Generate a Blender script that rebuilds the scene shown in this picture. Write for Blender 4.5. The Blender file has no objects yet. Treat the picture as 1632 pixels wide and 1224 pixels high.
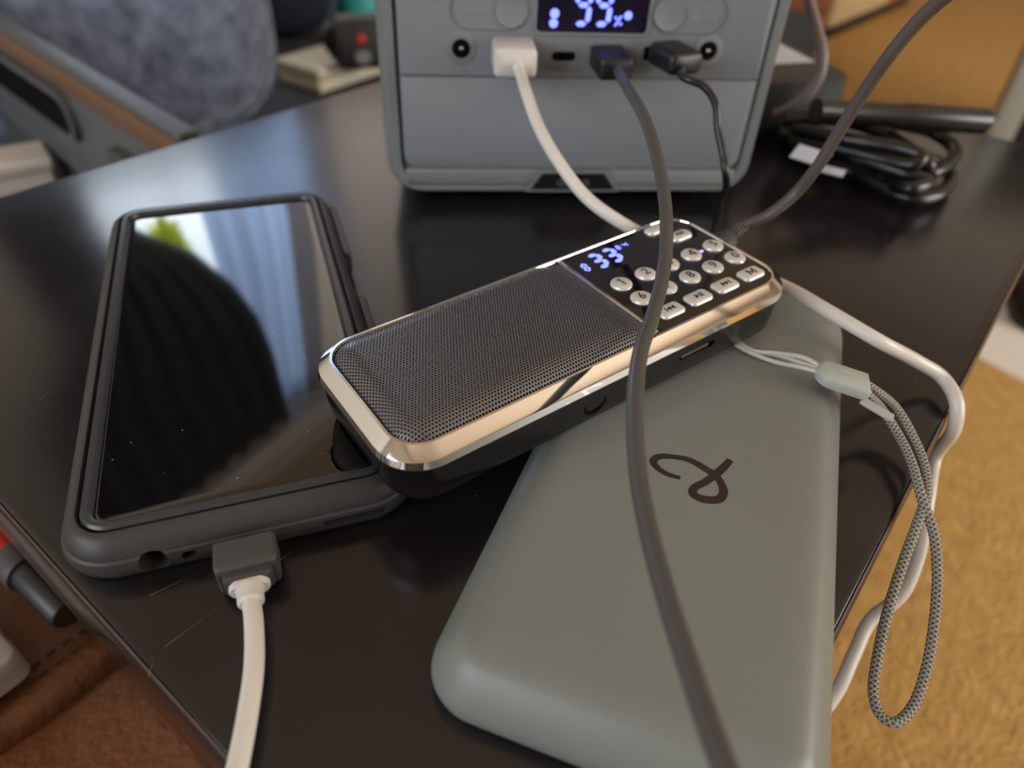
import bpy, bmesh, math, random
from mathutils import Vector, Matrix, noise
random.seed(7)
PI = math.pi
scene = bpy.context.scene
C = scene.collection

# ------------------------------------------------------------------ camera
cam_data = bpy.data.cameras.new('camera')
cam = bpy.data.objects.new('camera', cam_data)
C.objects.link(cam)
_r = [[0.99874, 0.032266, 0.038433], [-0.050182, 0.642174, 0.764914], [-0.0, -0.765879, 0.642984]]
cam.matrix_world = Matrix(((_r[0][0], _r[1][0], _r[2][0], 0.0), (_r[0][1], _r[1][1], _r[2][1], 0.0),
                           (_r[0][2], _r[1][2], _r[2][2], 0.15014), (0, 0, 0, 1)))
cam_data.sensor_width = 36.0
cam_data.lens = 36.0 * 1151.68 / 1632.0
cam_data.clip_start = 0.005
cam_data.clip_end = 50.0
cam_data.dof.use_dof = True
cam_data.dof.focus_distance = 0.188
cam_data.dof.aperture_fstop = cam_data.lens / 2.9
scene.camera = cam

# ------------------------------------------------------------------ world, daylight, exposure
def s2l(c):
    return tuple((v / 12.92 if v <= 0.04045 else ((v + 0.055) / 1.055) ** 2.4) for v in c)
def rgb(r, g, b):
    return s2l((r / 255.0, g / 255.0, b / 255.0)) + (1.0,)
world = bpy.data.worlds.new('world')
scene.world = world
world.use_nodes = True
bg = world.node_tree.nodes['Background']
bg.inputs['Color'].default_value = (0.72, 0.84, 1.0, 1)
bg.inputs['Strength'].default_value = 2.0

TA = math.radians(53.0)                        # the table and the room share this heading
TE = Vector((math.cos(TA), math.sin(TA), 0)); TN = Vector((-TE.y, TE.x, 0))
def room(s, t, z):                             # room coordinates: s along the table, t towards the window wall
    return TE * s + TN * t + Vector((0, 0, z))

def daylight(name, s, t, z, w, h, facing, power, color):
    ld = bpy.data.lights.new(name, 'AREA'); ld.shape = 'RECTANGLE'; ld.size = w; ld.size_y = h
    ld.energy = power; ld.color = color
    o = bpy.data.objects.new(name, ld); C.objects.link(o)
    o.location = room(s, t, z)
    o.rotation_euler = facing.to_track_quat('-Z', 'Y').to_euler()
    return o
daylight('daylight_window_1', 1.25, 2.35, 0.95, 3.0, 2.4, -TN, 175.0, (0.80, 0.90, 1.0))
daylight('daylight_window_2', 1.5, -2.60, 0.75, 2.2, 1.5, TN, 200.0, (1.0, 0.95, 0.88))
daylight('daylight_window_3', -1.95, 0.4, 0.8, 1.8, 1.4, TE, 85.0, (0.86, 0.93, 1.0))

scene.view_settings.view_transform = 'Standard'
scene.view_settings.look = 'None'
scene.view_settings.gamma = 1.0
scene.view_settings.use_curve_mapping = False
scene.view_settings.exposure = -0.95

# ------------------------------------------------------------------ materials
MATS = {}
def mat(name, col, rough=0.5, metal=0.0, var=0.0, vscale=60.0, col2=None, bump=0.0, bscale=200.0, bdist=0.001,
        coat=0.0, emit=None, estr=0.0, spec=None, trans=0.0, rvar=0.0, sheen=0.0, detail=4.0, coords='Object'):
    if name in MATS: return MATS[name]
    m = bpy.data.materials.new(name); m.use_nodes = True
    nt = m.node_tree; b = nt.nodes['Principled BSDF']
    b.inputs['Base Color'].default_value = col
    b.inputs['Roughness'].default_value = rough
    b.inputs['Metallic'].default_value = metal
    if coat: b.inputs['Coat Weight'].default_value = coat; b.inputs['Coat Roughness'].default_value = 0.05
    if spec is not None: b.inputs['Specular IOR Level'].default_value = spec
    if trans: b.inputs['Transmission Weight'].default_value = trans
    if sheen: b.inputs['Sheen Weight'].default_value = sheen
    if emit: b.inputs['Emission Color'].default_value = emit; b.inputs['Emission Strength'].default_value = estr
    tc = nt.nodes.new('ShaderNodeTexCoord')
    if col2 is not None or rvar:
        n = nt.nodes.new('ShaderNodeTexNoise'); n.inputs['Scale'].default_value = vscale; n.inputs['Detail'].default_value = detail
        nt.links.new(tc.outputs[coords], n.inputs['Vector'])
        if col2 is not None:
            rmp = nt.nodes.new('ShaderNodeValToRGB')
            rmp.color_ramp.elements[0].position = 0.5 - 0.28 * (1 - var); rmp.color_ramp.elements[0].color = col
            rmp.color_ramp.elements[1].position = 0.5 + 0.28 * (1 - var); rmp.color_ramp.elements[1].color = col2
            nt.links.new(n.outputs['Fac'], rmp.inputs['Fac']); nt.links.new(rmp.outputs['Color'], b.inputs['Base Color'])
        if rvar:
            mr = nt.nodes.new('ShaderNodeMapRange'); mr.inputs['From Min'].default_value = 0.3; mr.inputs['From Max'].default_value = 0.7
            mr.inputs['To Min'].default_value = max(0.02, rough - rvar); mr.inputs['To Max'].default_value = min(1, rough + rvar)
            nt.links.new(n.outputs['Fac'], mr.inputs['Value']); nt.links.new(mr.outputs['Result'], b.inputs['Roughness'])
    if bump:
        n2 = nt.nodes.new('ShaderNodeTexNoise'); n2.inputs['Scale'].default_value = bscale; n2.inputs['Detail'].default_value = 3.0
        nt.links.new(tc.outputs[coords], n2.inputs['Vector'])
        bp = nt.nodes.new('ShaderNodeBump'); bp.inputs['Strength'].default_value = bump; bp.inputs['Distance'].default_value = bdist
        nt.links.new(n2.outputs['Fac'], bp.inputs['Height']); nt.links.new(bp.outputs['Normal'], b.inputs['Normal'])
    MATS[name] = m
    return m

def add_specks(m, scale, size, col):           # sparse dust grains on a surface
    nt = m.node_tree; b = nt.nodes['Principled BSDF']
    tc = nt.nodes.new('ShaderNodeTexCoord'); v = nt.nodes.new('ShaderNodeTexVoronoi'); v.inputs['Scale'].default_value = scale
    nt.links.new(tc.outputs['Object'], v.inputs['Vector'])
    lt = nt.nodes.new('ShaderNodeMath'); lt.operation = 'LESS_THAN'; lt.inputs[1].default_value = size
    nt.links.new(v.outputs['Distance'], lt.inputs[0])
    sep = nt.nodes.new('ShaderNodeSeparateColor'); nt.links.new(v.outputs['Color'], sep.inputs['Color'])
    g = nt.nodes.new('ShaderNodeMath'); g.operation = 'GREATER_THAN'; g.inputs[1].default_value = 0.55
    nt.links.new(sep.outputs['Red'], g.inputs[0])
    mu = nt.nodes.new('ShaderNodeMath'); mu.operation = 'MULTIPLY'
    nt.links.new(lt.outputs[0], mu.inputs[0]); nt.links.new(g.outputs[0], mu.inputs[1])
    mx = nt.nodes.new('ShaderNodeMix'); mx.data_type = 'RGBA'
    nt.links.new(mu.outputs[0], mx.inputs['Factor'])
    src = b.inputs['Base Color'].links[0].from_socket if b.inputs['Base Color'].links else None
    if src: nt.links.new(src, mx.inputs['A'])
    else: mx.inputs['A'].default_value = b.inputs['Base Color'].default_value
    mx.inputs['B'].default_value = col
    nt.links.new(mx.outputs['Result'], b.inputs['Base Color'])

M_table = mat('espresso_wood', rgb(23, 21, 23), 0.19, col2=rgb(30, 27, 28), vscale=9.0, rvar=0.05, bump=0.05, bscale=60.0, bdist=0.0004, spec=0.5)
add_specks(M_table, 140.0, 0.035, rgb(120, 112, 104))
M_table_worn = mat('worn_wood_edge', rgb(88, 58, 40), 0.6, col2=rgb(44, 32, 27), vscale=120.0)
M_case = mat('case_rubber', rgb(46, 45, 45), 0.48, col2=rgb(54, 52, 51), vscale=40.0, bump=0.25, bscale=1500.0, bdist=0.0001)
M_case_in = mat('case_inner_plastic', rgb(52, 54, 56), 0.3)
M_glass = mat('phone_glass', rgb(6, 6, 7), 0.03, spec=0.5, coat=0.9)
add_specks(M_glass, 230.0, 0.05, rgb(150, 135, 110))
M_void = mat('dark_hole', rgb(5, 5, 6), 0.8, spec=0.1)
M_black_gloss = mat('gloss_black_plastic', rgb(20, 18, 18), 0.16, rvar=0.05, vscale=30.0)
M_black = mat('black_plastic', rgb(26, 25, 26), 0.42, bump=0.1, bscale=900.0, bdist=0.0001)
M_panel = mat('tinted_panel', rgb(20, 13, 13), 0.06, coat=0.4)
M_chrome = mat('chrome', (0.82, 0.80, 0.78, 1), 0.06, metal=1.0, rvar=0.03, vscale=40.0)
M_grille = mat('grille_metal', rgb(128, 128, 132), 0.36, metal=0.8)
M_key = mat('silver_key', rgb(222, 219, 214), 0.25, metal=0.35)
M_ink = mat('dark_print', rgb(38, 34, 32), 0.7)
M_bank = mat('bank_grey', rgb(116, 120, 115), 0.42, col2=rgb(121, 125, 120), vscale=14.0, bump=0.06, bscale=700.0, bdist=0.0001)
M_bank_logo = mat('bank_logo_print', rgb(38, 26, 28), 0.25)
M_station = mat('station_grey', rgb(118, 122, 126), 0.5, col2=rgb(122, 126, 130), vscale=20.0, bump=0.1, bscale=900.0, bdist=0.0001)
M_station_frame = mat('station_frame_grey', rgb(114, 117, 117), 0.42)
M_station_print = mat('pale_print', rgb(142, 146, 142), 0.6)
M_display = mat('display_glass', rgb(14, 14, 30), 0.08, emit=(0.02, 0.03, 0.2, 1), estr=0.04)
M_blue = mat('blue_segments', rgb(110, 120, 255), 0.4, emit=(0.12, 0.16, 1.0, 1), estr=5.5)
M_white_cable = mat('white_cable', rgb(214, 208, 200), 0.36)
M_white_plug = mat('white_plug', rgb(205, 200, 194), 0.35)
M_grey_cable = mat('dark_grey_cable', rgb(74, 72, 70), 0.38)
M_brown_cable = mat('brown_grey_cable', rgb(82, 74, 70), 0.4)
M_black_cable = mat('black_cable', rgb(24, 23, 23), 0.3)
M_thin_grey = mat('pale_mauve_cable', rgb(128, 114, 110), 0.45)
M_plug_grey = mat('usb_plug_grey', rgb(62, 61, 61), 0.5, bump=0.3, bscale=1200.0, bdist=0.0002)
M_clip = mat('grey_clip', rgb(170, 174, 168), 0.45)
M_string = mat('pale_string', rgb(196, 194, 188), 0.6)
M_carpet = mat('golden_carpet', rgb(170, 126, 64), 0.95, col2=rgb(212, 169, 99), vscale=44.0, var=-0.3, bump=0.9, bscale=160.0, bdist=0.01, detail=7.0)
M_wall = mat('beige_wall', rgb(210, 202, 190), 0.9, bump=0.1, bscale=60.0, bdist=0.002)
M_ceil = mat('ceiling_paint', rgb(224, 206, 182), 0.9, bump=0.1, bscale=80.0, bdist=0.002)
M_white_trim = mat('white_trim', rgb(225, 226, 226), 0.4)
M_drape = mat('black_drape', rgb(38, 40, 44), 0.95, sheen=0.2)
M_pelmet = mat('white_pelmet', rgb(226, 220, 210), 0.6)
M_sheer = mat('pale_blue_curtain', rgb(150, 176, 214), 0.9)
M_leaf = mat('yellow_green_leaf', rgb(178, 190, 40), 0.6, col2=rgb(96, 140, 30), vscale=8.0)
M_bench = mat('navy_fabric', rgb(36, 38, 46), 0.95, bump=0.4, bscale=400.0, bdist=0.002)
M_fleece = mat('blue_grey_fleece', rgb(52, 60, 78), 1.0, col2=rgb(114, 124, 146), vscale=42.0, var=0.0, bump=0.8, bscale=90.0, bdist=0.008, sheen=0.4)
M_tote = mat('tote_grey', rgb(84, 88, 90), 0.45, bump=0.05, bscale=500.0)
M_tote_dark = mat('tote_dark_grey', rgb(66, 66, 64), 0.5)  # darker grey plastic of the latch and lower panel
M_tan = mat('tan_band', rgb(118, 84, 56), 0.5, col2=rgb(104, 78, 54), vscale=30.0)
M_cream = mat('cream_plastic', rgb(196, 188, 164), 0.5)
M_kraft = mat('kraft_card', rgb(220, 196, 152), 0.8, col2=rgb(206, 180, 136), vscale=12.0)
M_brown_card = mat('brown_card', rgb(164, 106, 68), 0.85, col2=rgb(182, 124, 84), vscale=10.0)
M_coral = mat('coral_paper', rgb(220, 96, 60), 0.7)
M_post = mat('grey_metal_post', rgb(168, 174, 170), 0.4, metal=0.2)
M_red = mat('red_plastic', rgb(200, 52, 34), 0.4)
M_teal = mat('teal_plastic', rgb(60, 160, 160), 0.3)
M_leather = mat('brown_leather', rgb(84, 48, 26), 0.5, col2=rgb(142, 88, 48), vscale=14.0, var=-0.15, bump=0.4, bscale=240.0, bdist=0.002, detail=6.0)
M_leather_thread = mat('leather_thread', rgb(62, 38, 24), 0.8)
M_pale_box = mat('pale_grey_plastic', rgb(158, 152, 148), 0.4)
M_paper = mat('white_paper', rgb(214, 206, 196), 0.7)
M_label = mat('white_label', rgb(196, 202, 212), 0.5)
M_pin = mat('steel_pin', rgb(190, 186, 176), 0.25, metal=1.0)

def braid_material():
    m = bpy.data.materials.new('grey_braid'); m.use_nodes = True
    nt = m.node_tree; b = nt.nodes['Principled BSDF']; b.inputs['Roughness'].default_value = 0.55
    uv = nt.nodes.new('ShaderNodeUVMap'); uv.uv_map = 'UVMap'
    sp = nt.nodes.new('ShaderNodeSeparateXYZ'); nt.links.new(uv.outputs['UV'], sp.inputs['Vector'])
    def wave(sign):
        a = nt.nodes.new('ShaderNodeMath'); a.operation = 'MULTIPLY'; a.inputs[1].default_value = 2 * PI * 760.0
        nt.links.new(sp.outputs['X'], a.inputs[0])
        c = nt.nodes.new('ShaderNodeMath'); c.operation = 'MULTIPLY'; c.inputs[1].default_value = sign * 2 * PI * 4
        nt.links.new(sp.outputs['Y'], c.inputs[0])
        d = nt.nodes.new('ShaderNodeMath'); d.operation = 'ADD'
        nt.links.new(a.outputs[0], d.inputs[0]); nt.links.new(c.outputs[0], d.inputs[1])
        s = nt.nodes.new('ShaderNodeMath'); s.operation = 'SINE'; nt.links.new(d.outputs[0], s.inputs[0])
        return s
    w1, w2 = wave(1), wave(-1)
    mx = nt.nodes.new('ShaderNodeMath'); mx.operation = 'MAXIMUM'
    nt.links.new(w1.outputs[0], mx.inputs[0]); nt.links.new(w2.outputs[0], mx.inputs[1])
    rp = nt.nodes.new('ShaderNodeValToRGB')
    rp.color_ramp.elements[0].position = 0.1; rp.color_ramp.elements[0].color = rgb(98, 94, 88)
    rp.color_ramp.elements[1].position = 0.75; rp.color_ramp.elements[1].color = rgb(172, 166, 156)
    nt.links.new(mx.outputs[0], rp.inputs['Fac']); nt.links.new(rp.outputs['Color'], b.inputs['Base Color'])
    bp = nt.nodes.new('ShaderNodeBump'); bp.inputs['Strength'].default_value = 0.8; bp.inputs['Distance'].default_value = 0.0003
    nt.links.new(mx.outputs[0], bp.inputs['Height']); nt.links.new(bp.outputs['Normal'], b.inputs['Normal'])
    return m
M_braid = braid_material()

# ------------------------------------------------------------------ mesh helpers
def link(name, me, m, parent=None, smooth=True, angle=40):
    o = bpy.data.objects.new(name, me); C.objects.link(o)
    if m: me.materials.append(m)
    if smooth:
        me.shade_smooth()
        try: me.set_sharp_from_angle(angle=math.radians(angle))
        except Exception: pass
    if parent: o.parent = parent
    return o
def from_data(name, vs, fs, m, parent=None, smooth=True, angle=40, fix=True):
    me = bpy.data.meshes.new(name); me.from_pydata([tuple(v) for v in vs], [], fs); me.update()
    if fix:
        bm = bmesh.new(); bm.from_mesh(me); bmesh.ops.recalc_face_normals(bm, faces=bm.faces); bm.to_mesh(me); bm.free()
    return link(name, me, m, parent, smooth, angle)
def tag(o, label, cat, group=None, kind=None):
    o['label'] = label
    if cat: o['category'] = cat
    if group: o['group'] = group
    if kind: o['kind'] = kind
    return o
def thing(name, label, cat, mw=None, group=None):
    o = bpy.data.objects.new(name, None); C.objects.link(o); o.empty_display_size = 0.02
    if mw is not None: o.matrix_world = mw
    return tag(o, label, cat, group)
def struct(o, label=None):
    o['kind'] = 'structure'
    if label: o['label'] = label
    return o

def rrect(w, l, r, inset=0.0, n=6):
    """rounded rectangle centred on 0; r may be one radius or four (++, -+, --, +-)"""
    rs = (r,) * 4 if not isinstance(r, (tuple, list)) else r
    pts = []
    for k, (sx, sy) in enumerate(((1, 1), (-1, 1), (-1, -1), (1, -1))):
        rr = max(rs[k] - inset, 0.0002)
        cx, cy = sx * (w / 2 - inset - rr), sy * (l / 2 - inset - rr)
        for i in range(n + 1):
            a = PI / 2 * k + PI / 2 * i / n
            pts.append((cx + rr * math.cos(a), cy + rr * math.sin(a)))
    return pts
def loft(w, l, r, rings, ctr=(0, 0), axis='z', n=6, closed=False, caps=True):
    """rings: list of (inset, height); axis z: slab lying flat, axis y: slab standing, height runs along +y"""
    vs, fs = [], []
    m = None
    for ins, hh in rings:
        p = rrect(w, l, r, ins, n); m = len(p)
        for a, b in p:
            a += ctr[0]; b += ctr[1]
            vs.append((a, b, hh) if axis == 'z' else (a, hh, b))
    k = len(rings)
    for i in range(k if closed else k - 1):
        j = (i + 1) % k
        for q in range(m):
            q2 = (q + 1) % m
            fs.append((i * m + q, i * m + q2, j * m + q2, j * m + q))
    if not closed and caps:
        fs.append(tuple(range(m))[::-1]); fs.append(tuple(range((k - 1) * m, k * m)))
    return vs, fs
def slab(name, w, l, r, rings, m, parent=None, ctr=(0, 0), axis='z', n=6, closed=False, angle=40):
    vs, fs = loft(w, l, r, rings, ctr, axis, n, closed)
    return from_data(name, vs, fs, m, parent, True, angle)
def box(name, x0, x1, y0, y1, z0, z1, m, parent=None, bev=0.0):
    b = min(bev, (x1 - x0) / 2.2, (y1 - y0) / 2.2, (z1 - z0) / 2.2)
    if b <= 0:
        vs = [(x, y, z) for z in (z0, z1) for (x, y) in ((x0, y0), (x1, y0), (x1, y1), (x0, y1))]
        fs = [(0, 1, 2, 3), (4, 5, 6, 7), (0, 1, 5, 4), (1, 2, 6, 5), (2, 3, 7, 6), (3, 0, 4, 7)]
        return from_data(name, vs, fs, m, parent, False)
    return slab(name, x1 - x0, y1 - y0, b * 1.2, [(b, z0), (b * .3, z0 + b * .3), (0, z0 + b), (0, z1 - b), (b * .3, z1 - b * .3), (b, z1)], m, parent,
                ((x0 + x1) / 2, (y0 + y1) / 2), n=4)
def prism(name, poly, z0, z1, m, parent=None, axis='z'):
    k = len(poly)
    vs = [((a, b, z0) if axis == 'z' else (a, z0, b)) for a, b in poly] + [((a, b, z1) if axis == 'z' else (a, z1, b)) for a, b in poly]
    fs = [tuple(range(k))[::-1], tuple(range(k, 2 * k))] + [(i, (i + 1) % k, k + (i + 1) % k, k + i) for i in range(k)]
    return from_data(name, vs, fs, m, parent, False)
def merge_prisms(name, polys, z0, z1, m, parent=None, axis='z'):
    vs, fs = [], []
    for poly in polys:
        k = len(poly); o = len(vs)
        vs += [((a, b, z0) if axis == 'z' else (a, z0, b)) for a, b in poly] + [((a, b, z1) if axis == 'z' else (a, z1, b)) for a, b in poly]
        fs += [tuple(o + i for i in range(k))[::-1], tuple(o + i for i in range(k, 2 * k))] + [(o + i, o + (i + 1) % k, o + k + (i + 1) % k, o + k + i) for i in range(k)]
    return from_data(name, vs, fs, m, parent, False)
def circle(cx, cy, r, n=24):
    return [(cx + r * math.cos(2 * PI * i / n), cy + r * math.sin(2 * PI * i / n)) for i in range(n)]
def lathe(name, prof, m, parent=None, n=24, mw=None):
    vs, fs = [], []
    for r, z in prof:
        for i in range(n): vs.append((r * math.cos(2 * PI * i / n), r * math.sin(2 * PI * i / n), z))
    for j in range(len(prof) - 1):
        for i in range(n):
            fs.append((j * n + i, j * n + (i + 1) % n, (j + 1) * n + (i + 1) % n, (j + 1) * n + i))
    fs.append(tuple(range(n))[::-1]); fs.append(tuple(range((len(prof) - 1) * n, len(prof) * n)))
    o = from_data(name, vs, fs, m, parent)
    if mw is not None: o.matrix_local = mw
    return o
def spline(pts, per=10, closed=False):
    P = [Vector(p) for p in pts]; out = []
    k = len(P)
    for i in range(k if closed else k - 1):
        if closed: p0, p1, p2, p3 = P[(i - 1) % k], P[i], P[(i + 1) % k], P[(i + 2) % k]
        else:
            p1, p2 = P[i], P[i + 1]
            p0 = P[i - 1] if i > 0 else p1 * 2 - p2
            p3 = P[i + 2] if i + 2 < k else p2 * 2 - p1
        t0 = 0; t1 = t0 + max((p1 - p0).length, 1e-6) ** .5; t2 = t1 + max((p2 - p1).length, 1e-6) ** .5; t3 = t2 + max((p3 - p2).length, 1e-6) ** .5
        for q in range(per):
            t = t1 + (t2 - t1) * q / per
            A1 = p0 * ((t1 - t) / (t1 - t0)) + p1 * ((t - t0) / (t1 - t0)); A2 = p1 * ((t2 - t) / (t2 - t1)) + p2 * ((t - t1) / (t2 - t1))
            A3 = p2 * ((t3 - t) / (t3 - t2)) + p3 * ((t - t2) / (t3 - t2))
            B1 = A1 * ((t2 - t) / (t2 - t0)) + A2 * ((t - t0) / (t2 - t0)); B2 = A2 * ((t3 - t) / (t3 - t1)) + A3 * ((t - t1) / (t3 - t1))
            out.append(B1 * ((t2 - t) / (t2 - t1)) + B2 * ((t - t1) / (t2 - t1)))
    if not closed: out.append(P[-1])
    return out
def tube(name, pts, r, m, parent=None, per=10, n=14, closed=False, rf=None, raw=False):
    path = pts if raw else spline(pts, per, closed)
    k = len(path); vs, fs, us = [], [], []
    T = []
    for i in range(k):
        a = path[(i - 1) % k] if (closed or i > 0) else path[i]; b = path[(i + 1) % k] if (closed or i < k - 1) else path[i]
        T.append((b - a).normalized())
    up = Vector((0, 0, 1)) if abs(T[0].z) < .9 else Vector((1, 0, 0))
    N = (up - T[0] * up.dot(T[0])).normalized(); L = 0
    for i in range(k):
        if i: L += (path[i] - path[i - 1]).length
        N = (N - T[i] * N.dot(T[i])).normalized(); B = T[i].cross(N)
        rr = r * (rf(i / (k - 1)) if rf else 1)
        for j in range(n):
            a = 2 * PI * j / n
            vs.append(path[i] + (N * math.cos(a) + B * math.sin(a)) * rr); us.append(L)
    uvs = []
    for i in range(k - 1 + (1 if closed else 0)):
        i2 = (i + 1) % k
        for j in range(n):
            j2 = (j + 1) % n
            fs.append((i * n + j, i * n + j2, i2 * n + j2, i2 * n + j))
            ub = us[i2 * n] if i2 else L + (path[0] - path[-1]).length
            uvs += [(us[i * n], j / n), (us[i * n], (j + 1) / n), (ub, (j + 1) / n), (ub, j / n)]
    if not closed:
        fs.append(tuple(range(n))[::-1]); uvs += [(0, 0)] * n
        fs.append(tuple(range((k - 1) * n, k * n))); uvs += [(L, 0)] * n
    me = bpy.data.meshes.new(name); me.from_pydata([tuple(v) for v in vs], [], fs); me.update()
    uvl = me.uv_layers.new(name='UVMap')
    for i, uv in enumerate(uvs): uvl.data[i].uv = uv
    return link(name, me, m, parent, True, 60)
def text(name, body, size, m, mw, parent=None, depth=0.00012, bold=0.0, align='CENTER'):
    cu = bpy.data.curves.new(name, 'FONT'); cu.body = body; cu.size = 1.0; cu.extrude = depth / size; cu.align_x = align; cu.align_y = 'CENTER'
    cu.offset = bold / size; cu.resolution_u = 3
    t = bpy.data.objects.new(name + '_tmp', cu); C.objects.link(t)
    dg = bpy.context.evaluated_depsgraph_get(); me = bpy.data.meshes.new_from_object(t.evaluated_get(dg))
    bpy.data.objects.remove(t); bpy.data.curves.remove(cu)
    me.name = name; me.materials.clear(); me.transform(Matrix.Scale(size, 4))
    o = link(name, me, m, parent, False); o.matrix_local = mw
    return o
def cut(o, cutters):
    """cut real holes into a mesh"""
    for vs, fs in cutters:
        c = from_data('cutter', vs, fs, None, None, False)
        c.parent = o.parent
        md = o.modifiers.new('hole', 'BOOLEAN'); md.operation = 'DIFFERENCE'; md.object = c; md.solver = 'EXACT'
        bpy.context.view_layer.update()
        dg = bpy.context.evaluated_depsgraph_get(); me = bpy.data.meshes.new_from_object(o.evaluated_get(dg))
        o.modifiers.clear(); old = o.data; o.data = me; bpy.data.meshes.remove(old)
        cm = c.data; bpy.data.objects.remove(c); bpy.data.meshes.remove(cm)
    o.data.shade_smooth()
    o.data.set_sharp_from_angle(angle=math.radians(35))
def frame(loc, rz=0.0, ry=0.0, rx=0.0):
    return Matrix.Translation(loc) @ Matrix.Rotation(rz, 4, 'Z') @ Matrix.Rotation(ry, 4, 'Y') @ Matrix.Rotation(rx, 4, 'X')
def seg_polys(ch, x, y, w, h, t, slant=0.12, gap=0.06):
    """seven-segment digit outlines; x, y is the lower left corner"""
    on = {'0': 'abcdef', '1': 'bc', '2': 'abged', '3': 'abgcd', '4': 'fgbc', '5': 'afgcd', '6': 'afgedc', '7': 'abc', '8': 'abcdefg', '9': 'abcdfg'}[ch]
    g = gap * w
    def hor(yy): return [(x + g + t * .5, yy), (x + g + t, yy + t / 2), (x + w - g - t, yy + t / 2), (x + w - g - t * .5, yy), (x + w - g - t, yy - t / 2), (x + g + t, yy - t / 2)]
    def ver(xx, y0, y1): return [(xx, y0 + g), (xx + t / 2, y0 + g + t / 2), (xx + t / 2, y1 - g - t / 2), (xx, y1 - g), (xx - t / 2, y1 - g - t / 2), (xx - t / 2, y0 + g + t / 2)]
    S = {'d': hor(y + t / 2), 'g': hor(y + h / 2), 'a': hor(y + h - t / 2), 'e': ver(x + t / 2, y + t / 2, y + h / 2), 'c': ver(x + w - t / 2, y + t / 2, y + h / 2),
         'f': ver(x + t / 2, y + h / 2, y + h - t / 2), 'b': ver(x + w - t / 2, y + h / 2, y + h - t / 2)}
    return [[(a + (b - y) * slant, b) for a, b in S[k]] for k in on]

# ------------------------------------------------------------------ room
FZ = -0.50
CZ = 1.95
ROOMM = Matrix.Rotation(TA, 4, 'Z')            # local x = s, local y = t
def rbox(name, s0, s1, t0, t1, z0, z1, m, parent=None, bev=0.0):
    o = box(name, s0, s1, t0, t1, z0, z1, m, parent, bev)
    if parent is None: o.matrix_world = ROOMM
    return o
S0, S1, T0, T1 = -1.85, 4.4, -2.4, 1.7
struct(rbox('floor', S0, S1, T0, T1, FZ - 0.05, FZ, M_carpet), 'golden tan carpet with fine mottled pile')
struct(rbox('ceiling', S0, S1, T0, T1, CZ, CZ + 0.05, M_ceil))
struct(rbox('wall_back', S1, S1 + 0.08, T0, T1, FZ, CZ, M_wall))
def wall_with_opening(name, fixed, axis, a0, a1, o0, o1, z0, z1, thick):
    root = bpy.data.objects.new(name, None); C.objects.link(root); root.matrix_world = ROOMM; root['kind'] = 'structure'
    lo, hi = (fixed, fixed + thick) if thick > 0 else (fixed + thick, fixed)
    for nm, (p0, p1, q0, q1) in (('wall_panel', (a0, o0, FZ, CZ)), ('wall_panel', (o1, a1, FZ, CZ)), ('wall_panel', (o0, o1, FZ, z0)), ('wall_panel', (o0, o1, z1, CZ))):
        if axis == 's': box(nm, p0, p1, lo, hi, q0, q1, M_wall, root)
        else: box(nm, lo, hi, p0, p1, q0, q1, M_wall, root)
    return root
wall_with_opening('wall_left', T1, 's', S0, S1, 0.35, 2.20, 0.12, 1.56, 0.10)
wall_with_opening('wall_right', T0, 's', S0, S1, 0.5, 2.5, 0.1, 1.4, -0.10)
wall_with_opening('wall_front', S0, 't', T0, T1, -0.4, 1.2, 0.2, 1.4, -0.10)
def window(name, a0, a1, z0, z1, pos, axis, bars):
    root = bpy.data.objects.new(name, None); C.objects.link(root); root.matrix_world = ROOMM; root['kind'] = 'structure'
    def b(nm, p0, p1, q0, q1, d=0.03):
        if axis == 's': box(nm, p0, p1, pos - d / 2, pos + d / 2, q0, q1, M_white_trim, root, 0.004)
        else: box(nm, pos - d / 2, pos + d / 2, p0, p1, q0, q1, M_white_trim, root, 0.004)
    w = 0.045
    b('window_frame', a0, a0 + w, z0, z1); b('window_frame', a1 - w, a1, z0, z1); b('window_frame', a0 + w, a1 - w, z0, z0 + w); b('window_frame', a0 + w, a1 - w, z1 - w, z1)
    for q in bars: b('mullion', q - .014, q + .014, z0 + w, z1 - w, 0.025)
    return root
window('window_1', 0.35, 2.20, 0.12, 1.56, T1 + 0.05, 's', (0.985, 1.6))
window('window_2', 0.5, 2.5, 0.1, 1.4, T0 - 0.05, 's', (1.5,))
window('window_3', -0.4, 1.2, 0.2, 1.4, S0 - 0.05, 't', (0.4,))

# curtain, pelmet and plants of the window wall (they show in the glossy surfaces)
def drape():
    rows, cols = 60, 70
    edge = [(1.60, .975), (1.48, .965), (1.25, .95), (1.05, .915), (.87, .85), (.73, .77), (.62, .66), (.5, .56), (.2, .52), (-.2, .50)]
    def redge(z):
        for (za, sa), (zb, sb) in zip(edge, edge[1:]):
            if z >= zb: return sb + (sa - sb) * (z - zb) / (za - zb)
        return edge[-1][1]
    vs, fs = [], []
    for i in range(rows + 1):
        z = 1.60 - 1.8 * i / rows; right = redge(z); left = 0.12 if z > 1.1 else (0.12 + 0.22 * min(1, (1.1 - z) / 0.4))
        gather = (right - left) / 0.85
        for j in range(cols + 1):
            u = j / cols
            vs.append((left + (right - left) * u, T1 - 0.075 + 0.028 * math.sin(u * 2 * PI * 8 + .6 * math.sin(z * 3)) * (1.3 - .6 * gather), z))
    for i in range(rows):
        for j in range(cols):
            a = i * (cols + 1) + j; fs.append((a, a + 1, a + cols + 2, a + cols + 1))
    o = from_data('window_curtain', vs, fs, M_drape, fix=False); o.matrix_world = ROOMM
    md = o.modifiers.new('thickness', 'SOLIDIFY'); md.thickness = 0.003
    return o
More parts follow.
